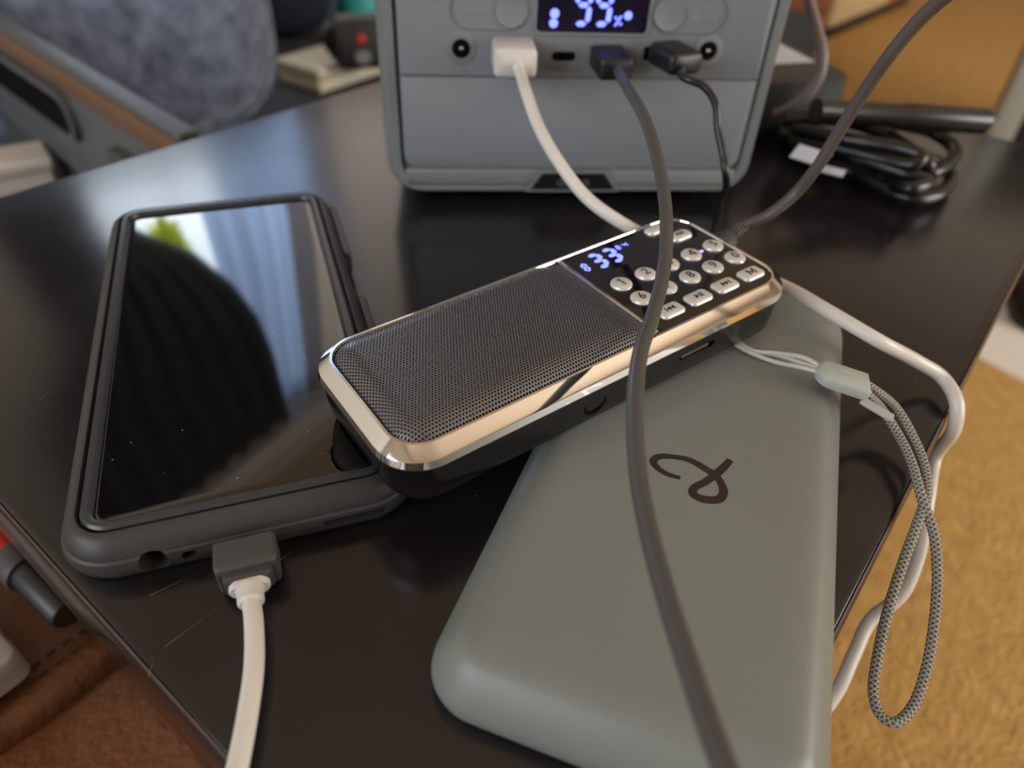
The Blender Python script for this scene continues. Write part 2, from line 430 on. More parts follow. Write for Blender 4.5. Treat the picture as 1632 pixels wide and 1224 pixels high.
tag(drape(), 'long black curtain swept to one side of the window', 'curtain')
tag(rbox('pelmet', 0.05, 2.30, T1 - 0.14, T1 - 0.001, 1.60, 1.69, M_pelmet, bev=0.008), 'white pelmet board above the window', 'pelmet')
def hung_cloth(name, s0, s1, folds, tcol, dcol, off):
    vs, fs = [], []; rows, cols = 30, 60
    for i in range(rows + 1):
        z = 1.58 - 1.55 * i / rows
        for j in range(cols + 1):
            u = j / cols; vs.append((s0 + (s1 - s0) * u, T1 - off + 0.018 * math.sin(u * 2 * PI * folds), z))
    for i in range(rows):
        for j in range(cols):
            a = i * (cols + 1) + j; fs.append((a, a + 1, a + cols + 2, a + cols + 1))
    m = bpy.data.materials.new(name + '_cloth'); m.use_nodes = True; nt = m.node_tree
    nt.nodes.remove(nt.nodes['Principled BSDF']); tr = nt.nodes.new('ShaderNodeBsdfTranslucent'); tr.inputs['Color'].default_value = tcol
    df = nt.nodes.new('ShaderNodeBsdfDiffuse'); df.inputs['Color'].default_value = dcol
    mx = nt.nodes.new('ShaderNodeMixShader'); mx.inputs[0].default_value = 0.12
    nt.links.new(tr.outputs[0], mx.inputs[1]); nt.links.new(df.outputs[0], mx.inputs[2]); nt.links.new(mx.outputs[0], nt.nodes['Material Output'].inputs['Surface'])
    o = from_data(name, vs, fs, m, fix=False); o.matrix_world = ROOMM
    return o
tag(hung_cloth('sheer_curtain', 0.84, 1.22, 5.5, rgb(186, 204, 232), rgb(200, 208, 222), 0.030), 'pale blue sheer curtain hanging at the window side', 'curtain')
tag(hung_cloth('taupe_curtain', 1.10, 2.25, 12, rgb(176, 156, 138), rgb(170, 152, 134), 0.065), 'backlit taupe curtain drawn across the rest of the window', 'curtain')
def shrub():
    root = thing('garden_shrub', 'yellow green shrub growing outside the window', 'shrub', ROOMM)
    vs, fs = [], []
    for i in range(240):
        a = random.uniform(0, 2 * PI); rr = random.random() ** .5
        c = Vector((0.86 + 0.07 * rr * math.cos(a), 2.0 + random.uniform(-.03, .03), 0.86 + 0.12 * rr * math.sin(a)))
        d = Vector((random.uniform(-1, 1), random.uniform(-.4, .4), random.uniform(-1, 1))).normalized() * 0.022
        e = Vector((-d.z, random.uniform(-.02, .02), d.x)) * 0.45; o = len(vs)
        vs += [c - d, c + e, c + d, c - e]; fs.append((o, o + 1, o + 2, o + 3))
    nt = M_leaf.node_tree; tr = nt.nodes.new('ShaderNodeBsdfTranslucent'); tr.inputs['Color'].default_value = rgb(236, 240, 70)
    ms = nt.nodes.new('ShaderNodeMixShader'); ms.inputs[0].default_value = 0.75
    nt.links.new(nt.nodes['Principled BSDF'].outputs[0], ms.inputs[1]); nt.links.new(tr.outputs[0], ms.inputs[2]); nt.links.new(ms.outputs[0], nt.nodes['Material Output'].inputs['Surface'])
    lv = from_data('foliage', vs, fs, M_leaf, root, False, fix=False); lv['kind'] = 'stuff'
    tube('stem', [(0.86, 2.0, -0.5), (0.87, 2.0, 0.3), (0.86, 2.0, 0.86)], 0.005, mat('bark', rgb(80, 62, 44), .9), root)
shrub()

# ------------------------------------------------------------------ table
TS0, TS1, TT0, TT1 = 0.0164, 0.5049, -0.0057, 0.3568
table = thing('side_table', 'small dark espresso wooden side table holding the devices', 'table', ROOMM)
tc = ((TS0 + TS1) / 2, (TT0 + TT1) / 2); tw, tl = TS1 - TS0, TT1 - TT0
slab('tabletop', tw, tl, 0.006, [(0.004, -0.034), (0.0, -0.031), (-0.0014, -0.026), (-0.0014, -0.012), (-0.0012, -0.006), (-0.0006, -0.0018), (0.0004, -0.0003), (0.0014, 0.0)], M_table, table, tc, n=5, angle=50)
slab('edge_wear', tw, tl, 0.006, [(-0.0004, -0.0009), (-0.00025, -0.0004), (0.0001, -0.0001), (0.0003, -0.0006)], M_table_worn, table, tc, n=5, closed=True)
for sx, sy in ((0, 0), (1, 0), (1, 1), (0, 1)):
    x = TS0 + 0.045 + sx * (tw - 0.09); y = TT0 + 0.045 + sy * (tl - 0.09)
    slab('leg', 0.036, 0.036, 0.004, [(0.006, FZ), (0.004, FZ + 0.01), (0, -0.06), (0, -0.033)], M_table, table, (x, y), n=3)
box('apron', TS0 + .03, TS1 - .03, TT0 + .025, TT0 + .04, -0.075, -0.033, M_table, table)
box('apron', TS0 + .03, TS1 - .03, TT1 - .04, TT1 - .025, -0.075, -0.033, M_table, table)
# hairline scratches in the varnish
def scratch(a, b, w=0.00012):
    d = (Vector(b) - Vector(a)); nn = Vector((-d.y, d.x, 0)).normalized() * w
    vs = [Vector(a) - nn, Vector(b) - nn * .3, Vector(b) + nn * .3, Vector(a) + nn]
    vs = [ROOMM.inverted() @ Vector((v.x, v.y, 0.00006)) for v in vs]
    from_data('scratch', vs, [(0, 1, 2, 3)], mat('scratch_line', rgb(104, 84, 66), .6), table, False)
scratch((-0.07378, 0.08241, 0), (-0.06579, 0.09263, 0)); scratch((-0.08237, 0.09502, 0), (-0.0765, 0.09969, 0)); scratch((-0.05508, 0.10641, 0), (-0.05324, 0.10935, 0))
scratch((-0.14305, 0.15938, 0), (-0.13979, 0.16791, 0)); scratch((-0.085, 0.34174, 0), (-0.07374, 0.34852, 0)); scratch((-0.07445, 0.07539, 0), (-0.07499, 0.07996, 0))

# ------------------------------------------------------------------ phone in its case
phone = thing('smartphone', 'black smartphone face up in a rugged dark grey case', 'phone', frame((-0.0925, 0.1913, 0), math.radians(20.6)))
PW, PL = 0.0862, 0.1775
case = slab('case', PW, PL, 0.0135, [(0.0045, 0.0), (0.0018, 0.0008), (0.0004, 0.0028), (0.0, 0.0052), (0.0004, 0.0072), (0.0010, 0.0077), (0.0010, 0.0083), (0.0016, 0.0098),
            (0.0030, 0.0122), (0.0044, 0.0133), (0.0052, 0.0134), (0.0055, 0.0126), (0.0058, 0.0112), (0.012, 0.0110)], M_case, phone, n=10, angle=45)
def cyl_y(x, z, r, y0, y1, n=20):
    vs = [(x + r * math.cos(2 * PI * i / n), y, z + r * math.sin(2 * PI * i / n)) for y in (y0, y1) for i in range(n)]
    return vs, [tuple(range(n))[::-1], tuple(range(n, 2 * n))] + [(i, (i + 1) % n, n + (i + 1) % n, n + i) for i in range(n)]
def slot_y(x, z, w, hh, y0, y1): return loft(w, hh, hh * .45, [(0, y0), (0, y1)], (x, z), 'y', 4)
yb = -PL / 2
cut(case, [cyl_y(-0.0222, 0.0052, 0.0034, yb - .004, yb + .007), slot_y(-0.0143, 0.0052, 0.0036, 0.0026, yb - .004, yb + .005),
           slot_y(0.0250, 0.0050, 0.0165, 0.0026, yb - .004, yb + .004),
           loft(0.0105, 0.0215, 0.002, [(0, 0.0005), (0, 0.0105)], (PW / 2 + 0.0022, 0.0185), 'z', 3)])
slab('case_lip', PW, PL, 0.0135, [(0.0062, 0.0100), (0.0062, 0.0132), (0.0068, 0.0138), (0.0080, 0.0139), (0.0086, 0.0134), (0.0090, 0.0122), (0.0090, 0.0105)], M_case_in, phone, n=10, closed=True)
slab('screen', PW, PL, 0.0135, [(0.0089, 0.0108), (0.0089, 0.01215), (0.0093, 0.01235), (0.0099, 0.0124)], M_glass, phone, n=10)
for y0, y1 in ((0.0330, 0.0740), (-0.040, 0.0035)):          # raised guard strips beside the button gap
    vs, fs = loft(0.0030, y1 - y0, 0.0012, [(0.0004, 0.0025), (0, 0.004), (0, 0.0098), (0.0005, 0.0108)], (PW / 2 - 0.0004, (y0 + y1) / 2), 'z', 3)
    from_data('button_cover', vs, fs, M_case, phone)
box('power_button', PW / 2 - 0.0055, PW / 2 - 0.0034, 0.0115, 0.0255, 0.0045, 0.0085, M_void, phone, 0.0004)

# charging cable of the phone: grey plug block and white cord
pc = thing('phone_charging_cable', 'white charging cable with grey plug in the phone', 'cable')
pm = frame((-0.0925, 0.1913, 0), math.radians(20.6))
pl = slab('plug', 0.0142, 0.0096, 0.0012, [(0.0008, yb - 0.0108), (0.0002, yb - 0.0101), (0, yb - 0.0090), (0, yb - 0.0028), (0.0004, yb - 0.0024)], M_plug_grey, pc, (-0.0013, 0.0058), 'y', 4)
pl.matrix_world = pm
o = slab('plug_nose', 0.0110, 0.0062, 0.001, [(0.001, yb - 0.0130), (0, yb - 0.0122), (0, yb - 0.0104)], M_plug_grey, pc, (-0.0013, 0.0056), 'y', 4); o.matrix_world = pm
o = slab('plug_connector', 0.0085, 0.0028, 0.0013, [(0, yb - 0.0030), (0, yb + 0.0005)], M_pin, pc, (-0.0013, 0.0052), 'y', 4); o.matrix_world = pm
o = slab('flange', 0.0092, 0.0050, 0.0024, [(0.0003, yb - 0.0144), (0, yb - 0.0140), (0, yb - 0.0128)], M_white_plug, pc, (-0.0013, 0.0056), 'y', 6); o.matrix_world = pm
o = lathe('strain_relief', [(0.0024, 0), (0.0030, 0.0006), (0.0030, 0.0030), (0.0033, 0.0038), (0.0033, 0.0045)], M_white_plug, pc); o.matrix_world = pm @ Matrix.Translation((-0.0013, yb - 0.0183, 0.0056)) @ Matrix.Rotation(-PI / 2, 4, 'X')
pst = pm @ Vector((-0.0013, yb - 0.0170, 0.0056))
tube('cord', [tuple(pst), (-0.05442, 0.08719, 0.0058), (-0.05103, 0.07643, 0.0056), (-0.04933, 0.06718, 0.0056), (-0.04784, 0.05586, 0.006), (-0.04729, 0.04657, 0.0065), (-0.04817, 0.03893, 0.003), (-0.05459, 0.03686, -0.02), (-0.066, 0.018, -0.06), (-0.07, 0.01, -0.10)], 0.0021, M_white_cable, pc)

# ------------------------------------------------------------------ power bank
bank = thing('power_bank', 'matte grey power bank with rounded edges and a dark script logo', 'power bank', frame((0.04957, 0.14326, 0), math.radians(-18.5)))
slab('shell', 0.0815, 0.1790, 0.0125, [(0.0060, 0.0), (0.0022, 0.0006), (0.0006, 0.0026), (0.0, 0.0050), (0.0003, 0.0070), (0.0012, 0.0092), (0.0030, 0.0120), (0.0050, 0.0146), (0.0066, 0.0160), (0.0086, 0.0167), (0.0115, 0.01695), (0.0145, 0.0170)], M_bank, bank, n=12, angle=60)
logo_pts = [(0.01089, -0.00773), (0.00994, -0.01029), (0.00835, -0.01378), (0.00597, -0.01798), (0.00367, -0.02117), (0.00365, -0.02295), (0.00519, -0.02385), (0.00776, -0.02366), (0.01015, -0.02225), (0.01074, -0.01982), (0.00993, -0.01726), (0.00802, -0.01484), (0.00494, -0.01331), (0.00084, -0.01189), (-0.00332, -0.0124), (-0.00666, -0.01378), (-0.0077, -0.0159), (-0.00634, -0.01773), (-0.00368, -0.01897), (-0.00014, -0.01912)]
def ribbon(name, pts, widths, z0, z1, m, parent):
    path = spline([(a, b, 0) for a, b in pts], 6); k = len(path); vs, fs = [], []
    for i, q in enumerate(path):
        t = (path[min(i + 1, k - 1)] - path[max(i - 1, 0)]).normalized(); nn = Vector((-t.y, t.x, 0))
        f = i / (k - 1) * (len(widths) - 1); a = int(f); w = widths[a] + (widths[min(a + 1, len(widths) - 1)] - widths[a]) * (f - a)
        for sg in (-1, 1):
            for zz in (z0, z1): vs.append((q.x + nn.x * w * sg, q.y + nn.y * w * sg, zz + 0.00005 * i / k))
    for i in range(k - 1):
        a, b = i * 4, i * 4 + 4
        fs += [(a + 1, a + 3, b + 3, b + 1), (a, b, b + 2, a + 2), (a, a + 1, b + 1, b), (a + 2, b + 2, b + 3, a + 3)]
    fs += [(0, 2, 3, 1), (4 * k - 4, 4 * k - 3, 4 * k - 1, 4 * k - 2)]
    return from_data(name, vs, fs, m, parent, False)
ribbon('logo', logo_pts, [.0009, .0011, .0010, .0011, .0012, .0011, .0010, .0010, .0008, .0010, .0008, .0006], 0.0168, 0.01705, M_bank_logo, bank)

# ------------------------------------------------------------------ radio
RM = frame((0.01533, 0.17082, 0.01818), math.radians(36.8), math.radians(-2.25))
radio = thing('pocket_radio', 'black pocket radio with mesh speaker, chrome rim and silver number keys', 'radio', RM)
RL, RW, RT = 0.1378, 0.0540, 0.0175
rbody = slab('body', RL - 0.0016, RW - 0.0016, 0.0118, [(0.0046, -0.0016), (0.0022, -0.0010), (0.0008, 0.0012), (0.0002, 0.0060), (0.0, 0.0110), (0.0, 0.0122), (0.002, 0.0126)], M_black_gloss, radio, n=10)
slab('rim', RL, RW, 0.0125, [(0.0012, 0.0120), (0.0002, 0.0121), (0.0, 0.0126), (0.0004, 0.0146), (0.0008, 0.0150), (0.0030, 0.0169), (0.0036, 0.0174), (0.0043, 0.0174), (0.0046, 0.0168), (0.0046, 0.0125)], M_chrome, radio, n=12, closed=True, angle=25)
slab('deck', RL - 0.009, RW - 0.009, 0.006, [(0, 0.0120), (0, 0.0150)], M_void, radio, n=8)
XD = 0.0136                                    # divider between speaker and keypad
box('divider', XD - 0.0007, XD + 0.0007, -RW / 2 + 0.005, RW / 2 - 0.005, 0.0150, 0.01745, M_chrome, radio, 0.0003)
# speaker grille: a perforated sheet with real holes
def grille():
    gx0, gx1, gy = -RL / 2 + 0.0044, XD - 0.0006, RW / 2 - 0.0044
    pitch = 0.00092; ax, ay = pitch, pitch * math.sqrt(3) / 2
    R_o = pitch / math.sqrt(3); R_i = pitch * 0.36
    def inside(x, y, mgn):
        if not (gx0 + mgn < x < gx1 - mgn * .6 and abs(y) < gy - mgn): return False
        r = 0.0080; cx = gx0 + r
        if x < cx and abs(y) > gy - r: return (x - cx) ** 2 + (abs(y) - gy + r) ** 2 < (r - mgn) ** 2
        return True
    def zz(x, y):
        r = 0.0080; dx = x - gx0; dy = gy - abs(y)
        if dx < r and dy < r: d = r - math.hypot(r - dx, r - dy)
        else: d = min(dx, dy)
        d = max(0, min(1, d / 0.0065)); d2 = max(0, min(1, (gx1 - x) / 0.010))
        return 0.0160 + 0.0036 * math.sin(d * PI / 2) ** .8 * (0.3 + 0.7 * math.sin(d2 * PI / 2))
    vs, fs = [], []
    row = 0; y = -gy
    while y < gy:
        x = gx0 + (0.5 * ax if row % 2 else 0)
        while x < gx1:
            if inside(x, y, 0.0002):
                o = len(vs)
                for i in range(6):
                    a = PI / 6 + PI / 3 * i; px, py = x + R_o * math.cos(a), y + R_o * math.sin(a); vs.append((px, py, zz(px, py)))
                for i in range(6):
                    a = PI / 6 + PI / 3 * i; px, py = x + R_i * math.cos(a), y + R_i * math.sin(a); vs.append((px, py, zz(px, py)))
                for i in range(6):
                    vs.append((vs[o + 6 + i][0], vs[o + 6 + i][1], vs[o + 6 + i][2] - 0.0004))
                for i in range(6):
                    j = (i + 1) % 6
                    fs.append((o + i, o + j, o + 6 + j, o + 6 + i)); fs.append((o + 6 + i, o + 6 + j, o + 12 + j, o + 12 + i))
            x += ax
        y += ay; row += 1
    me = bpy.data.meshes.new('speaker_grille'); me.from_pydata(vs, [], fs)
    bm = bmesh.new(); bm.from_mesh(me); bmesh.ops.remove_doubles(bm, verts=bm.verts, dist=0.00004); bm.to_mesh(me); bm.free()
    o = link('speaker_grille', me, M_grille, radio, True, 50); o['kind'] = 'stuff'
grille()
# keypad
KX0, KX1, KY = XD + 0.0007, RL / 2 - 0.0044, RW / 2 - 0.0044
panel = slab('keypad_panel', KX1 - KX0, 2 * KY, (0.0078, 0.0006, 0.0006, 0.0078), [(0, 0.0150), (0, 0.01690), (0.0003, 0.01715), (0.0006, 0.0172)], M_panel, radio, ((KX0 + KX1) / 2, 0), n=8)
KZ = 0.0171
def key(x, y, w, l, r, cap, size=0.0044, cat_r=0):
    k = slab('key', w, l, r, [(0, KZ), (0, KZ + 0.0005), (0.0003, KZ + 0.0009), (0.0009, KZ + 0.00115), (0.0016, KZ + 0.0012)], M_key, radio, (x, y), n=8, angle=70)
    top = KZ + 0.00125
    if isinstance(cap, str):
        text('key_legend', cap, size, M_ink, Matrix.Translation((x, y, top)), k, 0.00004, 0.00001)
    elif cap:
        merge_prisms('key_legend', [[(x + a, y + b) for a, b in q] for q in cap], top - 0.0001, top + 0.00004, M_ink, k)
    return k
def tri(x, d, s=0.0009): return [(x, -s), (x, s), (x + d, 0)] if d > 0 else [(x, s), (x, -s), (x + d, 0)]
def bar(x, s=0.0009, w=0.00016): return [(x - w, -s), (x + w, -s), (x + w, s), (x - w, s)]
FOUR = [[(.0003, -.0016), (.0007, -.0016), (.0007, .0016), (.0003, .0016)], [(-.0013, -.0009), (.0012, -.0009), (.0012, -.0005), (-.0013, -.0005)], [(-.0013, -.0005), (-.0008, -.0005), (.0006, .0012), (.0003, .0016)]]
ONE = [[(-.0001, -.0016), (.0003, -.0016), (.0003, .0016), (-.0001, .0016)], [(-.0001, .0016), (-.0001, .0011), (-.0009, .0007), (-.0009, .0011)]]
for i, ch in enumerate('12345'): key(0.0210 + 0.0097 * i, 0.0012, 0.0066, 0.0066, 0.0033, {'4': FOUR, '1': ONE}.get(ch, ch))
for i, ch in enumerate('67890'): key(0.0210 + 0.0098 * i, -0.0076, 0.0066, 0.0066, 0.0033, ch)
caps = [[bar(-0.0016), tri(0.0001, -0.0013), tri(0.0015, -0.0013)], [tri(-0.0013, 0.0015), bar(0.0006), bar(0.0013)], [tri(-0.0015, 0.0013), tri(-0.0001, 0.0013), bar(0.0016)], [[(-.0014, -.0013), (-.0009, -.0013), (-.0009, .0004), (0, -.0010), (.0009, .0004), (.0009, -.0013), (.0014, -.0013), (.0014, .0013), (.0010, .0013), (0, -.0003), (-.0010, .0013), (-.0014, .0013)]]]
for i, cp in enumerate(caps): key(0.0234 + 0.0112 * i, -0.0167, 0.0086, 0.0054, 0.0016, cp, 0.0038)
key(0.0556, 0.0118, 0.0084, 0.0050, 0.0020, 'REP', 0.0022)
key(0.0515, 0.0190, 0.0078, 0.0044, 0.0018, None)
disp = slab('display_window', 0.0300, 0.0118, 0.0010, [(0, 0.0165), (0, 0.01722)], M_panel, radio, (0.0305, 0.0150), n=3)
polys = seg_polys('3', 0.0210, 0.0110, 0.0050, 0.0086, 0.0017, 0.1, 0.02) + seg_polys('3', 0.0268, 0.0110, 0.0050, 0.0086, 0.0017, 0.1, 0.02)
merge_prisms('display_digits', polys, 0.01722, 0.01730, M_blue, disp)
merge_prisms('display_icon', seg_polys('8', 0.0169, 0.0122, 0.0022, 0.0046, 0.0008, 0.1), 0.01722, 0.01730, M_blue, disp)
merge_prisms('display_icon', seg_polys('8', 0.0332, 0.0165, 0.0019, 0.0026, 0.0007, 0.1) + seg_polys('4', 0.0360, 0.0165, 0.0021, 0.0028, 0.0007, 0.1), 0.01722, 0.01730, M_blue, disp)
lathe('indicator_light', [(0.0006, KZ - .0004), (0.0006, KZ + 0.0002), (0.0003, KZ + 0.0004)], mat('violet_led', rgb(150, 120, 255), .4, emit=(.35, .2, 1, 1), estr=6.0), radio, 12, Matrix.Translation((0.0547, 0.0012, 0)))
# side details on the near flank
ny = -(RW - 0.0016) / 2
def ring_y(x, z, y, ro, ri, name, m):
    n = 28; vs, fs = [], []
    for rr, yy in ((ri, y + .0008), (ri, y - .00015), (ro, y - .00015), (ro, y + .0008)):
        vs += [(x + rr * math.cos(2 * PI * i / n), yy, z + rr * math.sin(2 * PI * i / n)) for i in range(n)]
    for j in range(4):
        for i in range(n): fs.append((j * n + i, j * n + (i + 1) % n, ((j + 1) % 4) * n + (i + 1) % n, ((j + 1) % 4) * n + i))
    return from_data(name, vs, fs, m, radio)
ring_y(-0.0106, 0.0068, ny + 0.0003, 0.0040, 0.0030, 'strap_ring_mark', M_void)
cut(rbody, [slot_y(0.0270, 0.0075, 0.0142, 0.0022, ny - 0.004, ny + 0.0035)])
slab('memory_card', 0.0110, 0.0010, 0.0003, [(0, ny + 0.0008), (0, ny + 0.0033)], mat('card_edge', rgb(96, 78, 70), .4), radio, (0.0270, 0.0071), 'y', 2)
box('charging_port', RL / 2 - 0.0020, RL / 2 - 0.0005, -0.004, 0.004, 0.0060, 0.0090, M_void, radio, 0.0004)

# ------------------------------------------------------------------ wrist strap of the radio
strap = thing('wrist_strap', 'grey braided wrist strap looping off the table edge', 'strap')
sa = Vector((0.07095, 0.17711, 0.0186))
c_in = Vector((0.08845, 0.16495, 0.0222)); c_out = Vector((0.10121, 0.1618, 0.02))
def strand(dz, pts, r=0.0007): return tube('string', pts, r, M_string, strap, 8, 8)
strand(0, [tuple(sa + Vector((-.003, .009, -.0008))), (0.07333, 0.17878, 0.0182), (0.0804, 0.17706, 0.019), (0.08547, 0.17119, 0.0222), tuple(c_in + Vector((.002, .0012, 0)))])
strand(0, [tuple(sa + Vector((-.005, .008, -.0008))), (0.07277, 0.17773, 0.018), (0.0797, 0.17339, 0.0182), (0.08393, 0.16786, 0.0212), tuple(c_in + Vector((.002, -.0012, 0)))])
strand(0, [tuple(sa + Vector((-.004, .0085, -.0008))), (0.07434, 0.17862, 0.0179), (0.08096, 0.17689, 0.0182), (0.08464, 0.17025, 0.021), tuple(c_in + Vector((.002, 0, 0)))])
cd = (c_out - c_in).normalized(); cy_ = Vector((0, 0, 1)).cross(cd).normalized(); cz_ = cd.cross(cy_)
CM = Matrix(((cd.x, cy_.x, cz_.x, c_in.x), (cd.y, cy_.y, cz_.y, c_in.y), (cd.z, cy_.z, cz_.z, c_in.z), (0, 0, 0, 1)))
CL = (c_out - c_in).length
clip = slab('clip', CL + 0.002, 0.0094, (0.0008, 0.0046, 0.0046, 0.0008), [(0.0008, -0.0020), (0.0002, -0.0016), (0, -0.0008), (0, 0.0008), (0.0003, 0.0016), (0.0010, 0.0021)], M_clip, strap, (CL / 2, 0), n=8)
clip.matrix_world = CM
for q in (-0.0014, 0.0012):
    g = box('clip_rib', 0.0050, CL - 0.0035, q - 0.0003, q + 0.0003, 0.0018, 0.0023, M_clip, clip, 0.0001)
tail = box('clip_tongue', CL - 0.001, CL + 0.0085, -0.0048, -0.0016, -0.0018, -0.0006, M_clip, strap, 0.0004); tail.matrix_world = CM @ Matrix.Rotation(-0.42, 4, 'Z') @ Matrix.Translation((0.0012, 0.0052, -0.001))
o1 = CM @ Vector((CL - 0.001, 0.0021, 0.0)); o2 = CM @ Vector((CL - 0.001, -0.0012, 0.0))
tube('braided_cord', [tuple(o1), (0.10615, 0.16403, 0.017), (0.11476, 0.16422, 0.0105), (0.11793, 0.1573, 0.007), (0.1181, 0.1455, 0.0048), (0.11547, 0.13638, 0.003), (0.11083, 0.12827, 0.0005), (0.10599, 0.1198, -0.005),
     (0.10158, 0.11051, -0.013), (0.09917, 0.10185, -0.023), (0.09812, 0.09551, -0.029), (0.09944, 0.09156, -0.032), (0.10223, 0.08942, -0.032), (0.10708, 0.0923, -0.03), (0.11143, 0.09924, -0.025), (0.11412, 0.10816, -0.017),
     (0.11529, 0.11754, -0.008), (0.11513, 0.12656, -0.001), (0.11328, 0.13536, 0.004), (0.11411, 0.14653, 0.006), (0.11359, 0.15678, 0.0072), (0.10935, 0.1627, 0.0115), (0.10379, 0.16072, 0.0168), tuple(o2)], 0.00135, M_braid, strap, 10, 12)

# ------------------------------------------------------------------ power station
SM = frame((0.0217, 0.3128, 0), math.radians(6.4))
station = thing('power_station', 'grey portable power station with blue display and plugged cables', 'power station', SM)
SW, SH, SD = 0.168, 0.170, 0.125
slab('shell', SW, SH - 0.002, 0.016, [(0.0050, 0.0030), (0.0016, 0.0045), (0.0, 0.0085), (0.0, SD - 0.008), (0.0016, SD - 0.002), (0.005, SD)], M_station_frame, station, (0.0012, SH / 2 + 0.001), 'y', 8)
slab('front_frame', SW, SH - 0.002, 0.016, [(0.0022, 0.0040), (0.0026, 0.0010), (0.0036, 0.0), (0.0066, 0.0), (0.0072, 0.0008), (0.0072, 0.0040)], M_station_frame, station, (0.0012, SH / 2 + 0.001), 'y', 8, closed=True)
def plate(name, x0, x1, z0, z1, r, proud, back=0.004, m=M_station, parent=None, n=6):
    return slab(name, x1 - x0, z1 - z0, r, [(0.0007, -proud), (0.0002, -proud + 0.0003), (0, -proud + 0.0008), (0, back)], m, parent or station, ((x0 + x1) / 2, (z0 + z1) / 2), 'y', n)
plate('control_panel', -0.0742, 0.0766, 0.0552, SH - 0.0085, (0.008, 0.008, 0.001, 0.001), 0.0003)
plate('lower_panel', -0.0742, 0.0766, 0.0158, 0.0551, (0.001, 0.001, 0.006, 0.006), 0.0001)
slab('bottom_lip', 0.1508, 0.0086, 0.0015, [(0.001, 0.0), (0, 0.0006), (0, 0.004)], M_station_frame, station, (0.0012, 0.0112), 'y', 3)
for x, z in ((-0.06, 0.0), (0.062, 0.0)):
    for y in (0.02, SD - 0.02): lathe('foot', [(0.006, 0.0), (0.0065, 0.0006), (0.0065, 0.0022)], M_black, station, 16, Matrix.Translation((x, y, 0)))
# badge
lp = [(-0.01799, 0.00648), (-0.01271, 0.01403), (0.01514, 0.01412), (0.02077, 0.00654)]
gx = sum(a for a, b in lp) / 4; gz = sum(b for a, b in lp) / 4
merge_prisms('badge_border', [[((a - gx) * 1.12 + gx, (b - gz) * 1.32 + gz) for a, b in lp]], -0.0009, 0.002, M_station_frame, station, 'y')
badge = merge_prisms('badge', [lp], -0.0013, 0.001, mat('badge_black', rgb(24, 22, 26), .3), station, 'y')
FACE = Matrix.Rotation(PI / 2, 4, 'X')         # lettering that stands on the front face
def face(x, z, off): return Matrix.Translation((x, -off, z)) @ FACE
text('badge_lettering', 'daran', 0.0068, mat('badge_print', rgb(92, 82, 80), .5), face(gx, gz - 0.0002, 0.00135), badge, 0.00008)
# display
dx0, dx1 = -0.0192, 0.0250
disp2 = slab('display', dx1 - dx0, 0.0250, 0.0016, [(0, -0.0004), (0, 0.003)], M_display, station, ((dx0 + dx1) / 2, 0.0855), 'y', 4)
slab('display_bezel', dx1 - dx0 + 0.0030, 0.0280, 0.0028, [(0, 0.001), (0.0002, -0.0008), (0.0007, -0.0010), (0.0013, -0.0008), (0.0015, 0.001)], M_station_frame, station, ((dx0 + dx1) / 2, 0.0855), 'y', 4, closed=True)
for i in range(2):
    merge_prisms('display_digit', seg_polys('9', -0.0052 + 0.0082 * i, 0.0752, 0.0070, 0.0155, 0.0020, 0.06), -0.00055, -0.0004, M_blue, disp2, 'y')
merge_prisms('display_icon', [circle(-0.0124, 0.0797, 0.0018, 16), circle(-0.0126, 0.0762, 0.0017, 16)], -0.00055, -0.0004, M_blue, disp2, 'y')
merge_prisms('percent_mark', [[(0.0117, 0.0756), (0.0126, 0.0756), (0.0148, 0.0794), (0.0139, 0.0794)], circle(0.0122, 0.0786, 0.0006, 10), circle(0.0143, 0.0764, 0.0006, 10)], -0.00055, -0.0004, M_blue, disp2, 'y')
merge_prisms('display_icon', [circle(0.0170, 0.0795, 0.0016, 16)], -0.00055, -0.0004, M_blue, disp2, 'y')
# power buttons in their pill-shaped outlines, with captions
for bx, pill, tx in ((-0.0294, (-0.0535, -0.0222), -0.0442), (0.0337, (0.0265, 0.0578), 0.0480)):
    slab('button_outline', pill[1] - pill[0], 0.0156, 0.0076, [(0, 0.001), (0.0001, -0.0007), (0.0005, -0.0008), (0.0007, 0.001)], M_station_frame, station, ((pill[0] + pill[1]) / 2, 0.0808), 'y', 10, closed=True)
    b = slab('power_button', 0.0130, 0.0130, 0.0065, [(0.0012, -0.0009), (0.0003, -0.0012), (0, -0.0007), (0, 0.001)], M_station, station, (bx, 0.0806), 'y', 10)
    text('button_caption', 'POWER', 0.0030, M_station_print, face(tx, 0.0788, 0.00036), station, 0.0001)
    text('button_caption', 'DC' if bx < 0 else 'AC', 0.0030, M_station_print, face(tx, 0.0832, 0.00036), station, 0.0001)
text('port_caption', 'INPUT', 0.0028, M_station_print, face(-0.0491, 0.0578, 0.00036), station, 0.0001)
